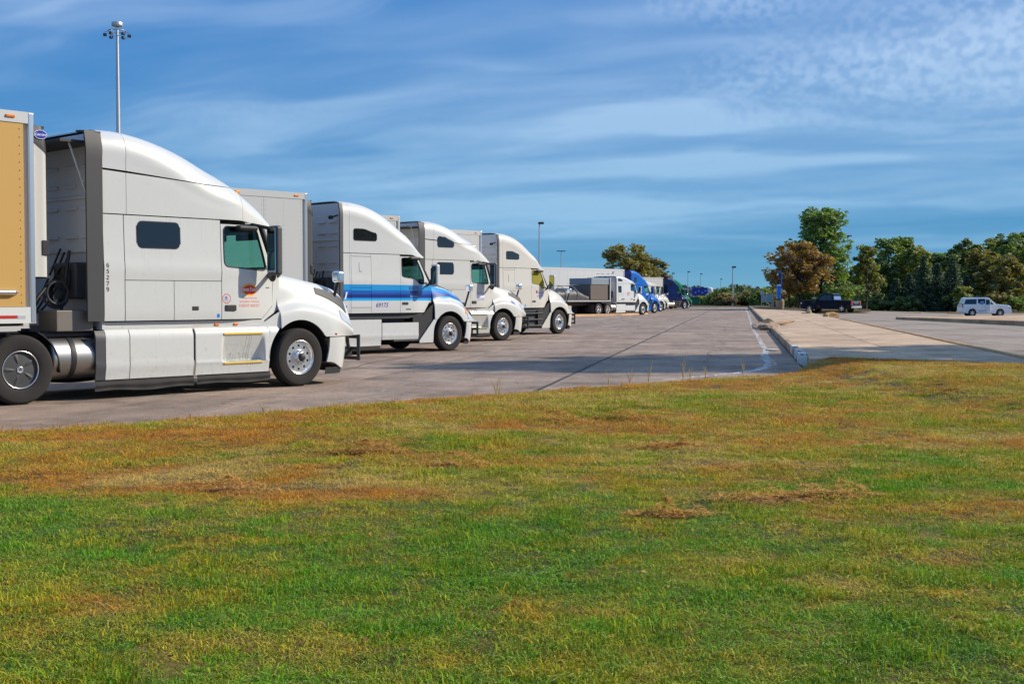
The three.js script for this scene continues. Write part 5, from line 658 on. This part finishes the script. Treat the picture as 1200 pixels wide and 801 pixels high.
// ---------------------------------------------------------------- lamp posts
{
  const G = thing('high_mast_light', 'tall galvanised high mast with a ring of floodlights above the trucks', 'light mast', null, [pxAt(141, 125), 0, -125]);
  obj('mast', cyl([0, 0, 0], [0, 28.4, 0], .32, .14, 14), M.galv, G); obj('cap_dome', at(new THREE.LatheGeometry([[0, .4], [.4, .4], [.54, .34], [.56, 0], [.45, -.06], [.2, -.1]].map(p => new THREE.Vector2(...p)), 28), 0, 28.7, 0), M.galv, G); obj('ring', at(new THREE.TorusGeometry(.85, .045, 6, 28).rotateX(Math.PI / 2), 0, 28.2, 0), M.steel, G);
  for (let k = 0; k < 6; k++) { const a = k / 6 * 6.28 + .3, g = sub('floodlight', G); g.position.set(0, 28.1, 0); g.rotation.y = a; obj('arm', cyl([.8, .1, 0], [1.2, -.08, 0], .03, .03, 6), M.steel, g); obj('housing', box(1.0, 1.38, -.36, -.08, -.15, .15, .05).rotateZ(-.1), M.grey, g); }
}
function lampPost(label, px, Z, h, o = {}) { const G = thing('lamp_post', label, 'lamp post', 'lamp posts of the lot', [pxAt(px, Z), 0, -Z]); obj('pole', cyl([0, 0, 0], [0, h, 0], .13, .075, 10), o.mat || M.galv, G); obj('head', o.twin ? [box(-.95, .95, h - .05, h + .12, -.2, .2, .06)] : [box(-.15, o.len || .55, h - .02, h + .26, -.2, .2, .06)], M.grey, G); obj('base', cyl([0, 0, 0], [0, .7, 0], .3, .28, 12), M.galv, G); return G; }
lampPost('lamp post standing behind the cream truck with the yellow window shade', 632, 150, 10.4); lampPost('lamp post rising over the long white ribbed trailer', 657.5, 260, 11.2, { twin: true }); lampPost('slim lamp post in the brush at the road end', 858.5, 212, 6.6); lampPost('lamp post rising behind the tall bright green tree', 993, 200, 11.3); 
[[806, 330, 8.2, 'far pole beside the green truck'], [821, 380, 8.6, 'far pole above the blue sign board'], [788, 320, 7.6, 'far pole behind the navy truck'], [781.5, 300, 7.6, 'far pole behind the trailer of the navy truck'], [844.5, 420, 7.6, 'farthest thin pole before the dark woods']].forEach(a => lampPost(a[3], a[0], a[1], a[2]));

// ---------------------------------------------------------------- small things round the lot
{
  const [X, Z] = [pxAt(912.5, 148), 148], y = .16, B = deep(.012, .19, .72);
  const G = thing('call_post', 'bright blue emergency call post with a gooseneck lamp', 'call post', null, [X, y, -Z]); obj('column', cyl([0, 0, 0], [0, 2.75, 0], .25, .25, 18), B, G); obj('cap', [cyl([0, 2.75, 0], [0, 2.95, 0], .26, .2, 18)], M.lens, G); obj('gooseneck', tube([[.3, 2.5, 0], [.34, 3.6, 0], [.3, 4.3, 0], [.05, 4.5, 0], [-.14, 4.25, 0]], .06, 8, 24), B, G); obj('lamp_shade', cyl([-.14, 4.0, 0], [-.14, 4.28, 0], .15, .06, 12), M.lens, G); for (const yy of [1.3, 2.0]) obj('call_panel', box(-.27, -.2, yy, yy + .4, -.12, .18), M.lens, G);
  const c = thing('litter_bin', 'grey concrete litter bin with a dark lid by the blue call post', 'bin', null, [pxAt(914, 143), .16, -143]); obj('tub', new THREE.LatheGeometry([[0, 0], [.42, 0], [.47, .05], [.5, 1.0], [.46, 1.04], [.4, 1.0]].map(p => new THREE.Vector2(...p)), 8), gm(wTex, .6, [.7, .68, .62], .2), c); obj('lid', new THREE.LatheGeometry([[.44, 1.02], [.42, 1.14], [.3, 1.26], [0, 1.3]].map(p => new THREE.Vector2(...p)), 16), M.black, c);
  const b = thing('notice_board', 'pale blue notice boards on posts at the head of the walkway', 'notice board', null, [pxAt(898, 172), .1, -172]); obj('panel', box(-.72, .0, .75, 1.75, -.03, .03), std(.38, .50, .58, .6), b); obj('panel', box(.03, .78, .75, 1.95, -.03, .03), std(.34, .47, .58, .6), b); obj('panel', box(-.85, -.35, 1.8, 2.35, -.03, .03), std(.6, .62, .66, .6), b); for (const x of [-.7, .0, .76]) obj('post', cyl([x, 0, -.05], [x, 1.9, -.05], .03), M.galv, b);
  const p = obj('marker_post', box(-.09, .09, 0, 2.0, -.09, .09, .02), std(.62, .52, .32, .7)); p.position.set(pxAt(906, 160), .16, -160); tag(p, 'pale wooden post between the notice boards and the call post', 'post');
}
const rock = (seed, sx, sy, sz) => { const g = new THREE.IcosahedronGeometry(1, 2), r = rng(seed), P = g.attributes.position, m = new Map(); for (let i = 0; i < P.count; i++) { const k = P.getX(i).toFixed(3) + P.getY(i).toFixed(3) + P.getZ(i).toFixed(3); if (!m.has(k)) m.set(k, .82 + .3 * r()); const f = m.get(k), q = a => Math.sign(a) * Math.pow(Math.abs(a), .6); P.setXYZ(i, q(P.getX(i)) * f * sx, q(P.getY(i)) * f * sy, q(P.getZ(i)) * f * sz); } g.computeVertexNormals(); return g; };
function chunk(label, X, Z, y, s, rot, seed, mat = kMat) { const o = obj('concrete_chunk', rock(seed, ...s), mat); o.position.set(X, y, -Z); o.rotation.set(...rot); tag(o, label, 'rubble', 'broken concrete lying about'); }
{ const [X, Z] = rp(63.6, .15); const o = obj('broken_slab', rock(5, .62, .07, .95), gm(wTex, .5, [1, .86, .66], .3)); o.position.set(X + .25, .24, -Z); o.rotation.set(.14, -.9, .2); tag(o, 'tilted broken slab of tan concrete lying in the gap of the kerb', 'rubble'); }
[[60.6, -.1, .16, .45, .14, .4], [62.2, -.35, .1, .35, .12, .5], [64.6, -.3, .1, .3, .12, .34], [58.8, .1, .2, .34, .1, .3], [66.4, .1, .1, .4, .16, .4]].forEach(([s, t, y, a, b, c], k) => { const [X, Z] = rp(s, t); chunk(['dark lump of kerb under the tilted slab', 'flat grey piece of kerb fallen on the road', 'small grey piece of kerb beside the tilted slab', 'broken kerb end before the tilted slab', 'block of kerb past the tilted slab'][k], X, Z, y, [a, b, c], [.2 * k, k * 1.3, .15], 20 + k, k % 2 ? kMat : kDark); });
{ const [X, Z] = rp(37.2, -.5); const o = obj('litter', rock(77, .2, .02, .13), std(.65, .66, .68, .6)); o.position.set(X, .03, -Z); o.rotation.y = .6; tag(o, 'scrap of white litter in the gutter by the painted kerb', 'litter'); }
chunk('pale yellow broken block beside the lot entrance', pxAt(974, 92), 92, .25, [.62, .2, .3], [0, .4, 0], 41, gmY); chunk('small pale block next to the broken yellow one', pxAt(968, 90), 90, .2, [.22, .16, .22], [0, .9, 0], 42, gmY); chunk('grey stone on the walkway in front of the black pickup', pxAt(948, 108), 108, .24, [.2, .25, .2], [0, .9, 0], 43); chunk('dark flat scrap beside the grey stone', pxAt(944.5, 108), 108, .18, [.35, .06, .2], [0, .2, 0], 44, kDark);
[[1050, 150, 3.4], [1068, 148, 2.4], [1124, 146, 3.0]].forEach(([px, Z, L], k) => { const o = obj('wheel_stop', box(-L / 2, L / 2, 0, .16, -.1, .1, .03), gmY); o.position.set(pxAt(px, Z), -.40, -Z); o.rotation.y = .06 * k; tag(o, ['long', 'short', 'middle length'][k] + ' pale concrete wheel stop before the dark woods', 'wheel stop', 'wheel stops along the lot edge'); });
{ // far things past the trucks
  const G = thing('sign_board', 'large blue sign board on posts far beyond the green truck', 'sign', null, [pxAt(820, 300), 0, -300]); obj('panel', box(-1.9, 1.9, 2.0, 3.9, -.06, .06), std(.01, .04, .34, .5), G); obj('lettering', [-1.3, -.5, .4, 1.1].map((x, i) => box(x, x + .45, 2.6 + .4 * (i % 2), 2.8 + .4 * (i % 2), .06, .075)), std(.45, .5, .7, .5), G); for (const x of [-1.5, 1.5]) obj('post', cyl([x, 0, -.1], [x, 2.4, -.1], .09), M.galv, G);
  const b = thing('low_building', 'long low grey building far beyond the road end', 'building', null, [pxAt(816, 470), 0, -470]); obj('wall', box(-10, 9, 0, 3.6, -4, 4), std(.3, .3, .33, .8), b); obj('roof', box(-10.4, 9.4, 3.6, 4.6, -4.5, 4.5, .3), std(.22, .2, .2, .8), b); for (let k = 0; k < 5; k++) obj('window', box(-8.5 + k * 3.6, -6.8 + k * 3.6, 1.2, 2.6, 4, 4.04), M.dark, b);
  const t = obj('storage_tank', new THREE.LatheGeometry([[0, 0], [1.0, 0], [1.0, 2.7], [.7, 3.05], [0, 3.2]].map(p => new THREE.Vector2(...p)), 20), M.white); t.position.set(pxAt(831, 320), 1.0, -320); tag(t, 'white storage tank beside the blue sign board', 'tank');
  const d = thing('dumpster', 'green waste container behind the green truck', 'container', null, [pxAt(814, 215), 0, -215]); obj('bin', box(-.8, .8, .2, 1.5, -.6, .6, .04), std(.02, .14, .07, .6), d); obj('lid', box(-.83, .83, 1.5, 1.58, -.63, .63, .02), std(.015, .09, .05, .6), d);
}

// ---------------------------------------------------------------- parked vehicles (local x forward, z to the right)
function ext(pts, hw, bev, taper) { const s = new THREE.Shape(); pts.forEach((p, i) => i ? (p.length > 2 ? s.absarc(p[0], p[1], p[2], p[3], p[4], p[5]) : s.lineTo(p[0], p[1])) : s.moveTo(p[0], p[1])); const g = new THREE.ExtrudeGeometry(s, { depth: 2 * (hw - bev), bevelEnabled: true, bevelSize: bev, bevelThickness: bev, bevelSegments: 3, curveSegments: 12 }).translate(0, 0, -(hw - bev)); if (taper) { const P = g.attributes.position; for (let i = 0; i < P.count; i++) { const k = 1 - taper[2] * clamp((P.getY(i) - taper[0]) / (taper[1] - taper[0]), 0, 1.1); P.setZ(i, P.getZ(i) * k); } g.computeVertexNormals(); } return g; }
function carWheel(parent, x, z, R) { const g = sub('wheel', parent); g.position.set(x, R, z); if (z < 0) g.rotation.y = Math.PI; obj('tyre', latheZ([[R * .6, -.11], [R * .93, -.12], [R, -.08], [R, .08], [R * .93, .12], [R * .62, .11], [R * .6, .06]], 28), M.tyre, g); const sp = [latheZ([[R * .6, .09], [R * .63, .105], [R * .64, .09], [R * .55, .0]], 28)]; for (let k = 0; k < 6; k++) sp.push(box(-.035, .035, .04, R * .6, .05, .09, .01).rotateZ(k * 1.0472)); sp.push(cyl([0, 0, .03], [0, 0, .1], .07, .06, 12)); obj('rim', sp, M.alu, g); obj('brake', latheZ([[0, .02], [R * .55, .02]], 20), M.liner, g); }
{
  const X = 32.9, Z = 128, G = thing('pickup_truck', 'black crew cab pickup truck parked beyond the walkway', 'pickup', null, [X, .0, -Z], rad(180 - 44)); const P = deep(.003, .006, .014), wx = 1.86, R = .41;
  obj('body', ext([[-2.86, .55], [-2.9, 1.18], [-.85, 1.22], [1.12, 1.2], [1.4, 1.26], [2.55, 1.16], [2.86, 1.0], [2.9, .5], [wx + .5, .42], [wx, R + .04, .5, 0, Math.PI, false], [-wx + .5, .42], [-wx, R + .04, .5, 0, Math.PI, false]], .97, .08), P, G);
  const cab = [[-.85, 1.2], [-.72, 1.86], [-.5, 1.92], [.25, 1.92], [.45, 1.87], [1.25, 1.2]], tp = [1.2, 1.92, .2];
  obj('cab', ext(cab, .93, .05, tp), P, G);
  obj('side_window', [[[-.68, 1.25], [-.6, 1.78], [-.12, 1.8], [-.12, 1.25]], [[-.06, 1.25], [-.06, 1.8], [.28, 1.8], [.95, 1.25]]].map(q => ext(q, .945, .01, tp)), M.dark, G);
  obj('rear_window', ext([[-.87, 1.34], [-.775, 1.8], [-.76, 1.8], [-.86, 1.34]], .68, .005), M.mirror, G);
  obj('bed', [box(-2.76, -.9, 1.19, 1.225, -.82, .82)], M.liner, G); obj('tailgate', box(-2.97, -2.93, .72, 1.2, -.72, .72, .015), P, G); obj('tailgate_trim', [box(-2.985, -2.968, 1.08, 1.14, -.68, .68), box(-2.985, -2.968, .92, .98, -.5, .5)], M.chrome, G); obj('licence_plate', box(-3.13, -3.115, .55, .68, -.16, .16), M.lens, G);
  obj('rear_bumper', box(-3.12, -2.85, .46, .68, -.93, .93, .06), M.chrome, G); obj('front_bumper', box(2.82, 3.02, .42, .7, -.92, .92, .06), M.chrome, G); obj('grille', box(2.86, 2.96, .7, 1.04, -.7, .7, .03), M.black, G);
  for (const z of [-.86, .86]) { obj('tail_light', box(-2.985, -2.82, .75, 1.18, z - .11, z + .11, .03), M.red, G); obj('headlight', box(2.7, 2.9, .86, 1.02, z - .12, z + .12, .03), M.lens, G); obj('mirror', box(.85, 1.0, 1.22, 1.42, Math.sign(z) * 1.08 - .1, Math.sign(z) * 1.08 + .1, .04), P, G); for (const x of [-1.86, 1.86]) carWheel(G, x, Math.sign(z) * .86, R); }
}
{
  const X = pxAt(1153, 124), Z = 124, G = thing('station_wagon', 'silver white sport utility wagon with its rear side door open', 'car', null, [X, -.40, -Z], rad(-7)); G.scale.x = .9; const P = paint(.80, .81, .81), wx = 1.48, R = .4;
  obj('body', ext([[-2.5, .5], [-2.58, .95], [-2.5, 1.2], [1.0, 1.18], [1.2, 1.2], [2.3, 1.1], [2.55, .95], [2.6, .45], [wx + .5, .42], [wx, R + .02, .5, 0, Math.PI, false], [-wx + .5, .42], [-wx, R + .02, .5, 0, Math.PI, false]], .99, .08), P, G);
  const cab = [[-2.5, 1.18], [-2.25, 1.82], [-2.0, 1.89], [.05, 1.9], [.3, 1.85], [1.12, 1.18]], tp = [1.2, 1.9, .2];
  obj('cabin', ext(cab, .95, .05, tp), P, G);
  obj('side_window', ext([[-2.38, 1.28], [-2.16, 1.74], [-1.0, 1.77], [-1.05, 1.28]], .965, .01, tp), M.dark, G);
  obj('side_window', ext([[-.02, 1.25], [-.02, 1.78], [.12, 1.78], [.82, 1.25]], .965, .01, tp), M.dark, G); obj('rear_window', ext([[-2.52, 1.25], [-2.27, 1.76], [-2.24, 1.76], [-2.5, 1.25]], .72, .01), M.dark, G);
  obj('door_opening', ext([[-.86, .62], [-.86, 1.79], [-.12, 1.79], [-.12, .62]], .995, .004, [1.2, 1.9, .17]), M.liner, G);
  const dr = sub('rear_door', G); dr.position.set(-.1, 0, .99); dr.rotation.y = 2.0; obj('panel', box(-.76, 0, .6, 1.22, -.03, .03, .02), P, dr); obj('window_frame', [box(-.76, -.7, 1.22, 1.76, -.02, .02), box(-.06, 0, 1.22, 1.76, -.02, .02), box(-.76, 0, 1.72, 1.78, -.02, .02)], P, dr); obj('pane', box(-.7, -.06, 1.22, 1.72, -.005, .005), M.glass, dr);
  obj('rear_bumper', box(-2.7, -2.45, .45, .68, -.95, .95, .06), P, G); obj('front_bumper', box(2.5, 2.68, .4, .68, -.93, .93, .06), P, G); obj('grille', box(2.5, 2.63, .68, 1.0, -.6, .6, .03), M.chrome, G);
  for (const z of [-.9, .9]) { obj('tail_light', box(-2.6, -2.42, .9, 1.3, z - .09, z + .09, .03), M.red, G); obj('headlight', box(2.36, 2.6, .82, 1.02, z - .12, z + .1, .03), M.lens, G); obj('mirror', box(.66, .8, 1.2, 1.36, Math.sign(z) * 1.1 - .1, Math.sign(z) * 1.1 + .1, .04), P, G); for (const x of [-wx, wx]) carWheel(G, x, Math.sign(z) * .87, R); }
  const bag = obj('duffel_bag', at(rock(9, .2, .16, .14), -.42, 1.42, .87), std(.12, .24, .55, .8)); bag.position.copy(G.position); bag.rotation.copy(G.rotation); tag(bag, 'blue and white bag showing in the open side door of the wagon', 'bag');
}
renderer.render(scene, camera);
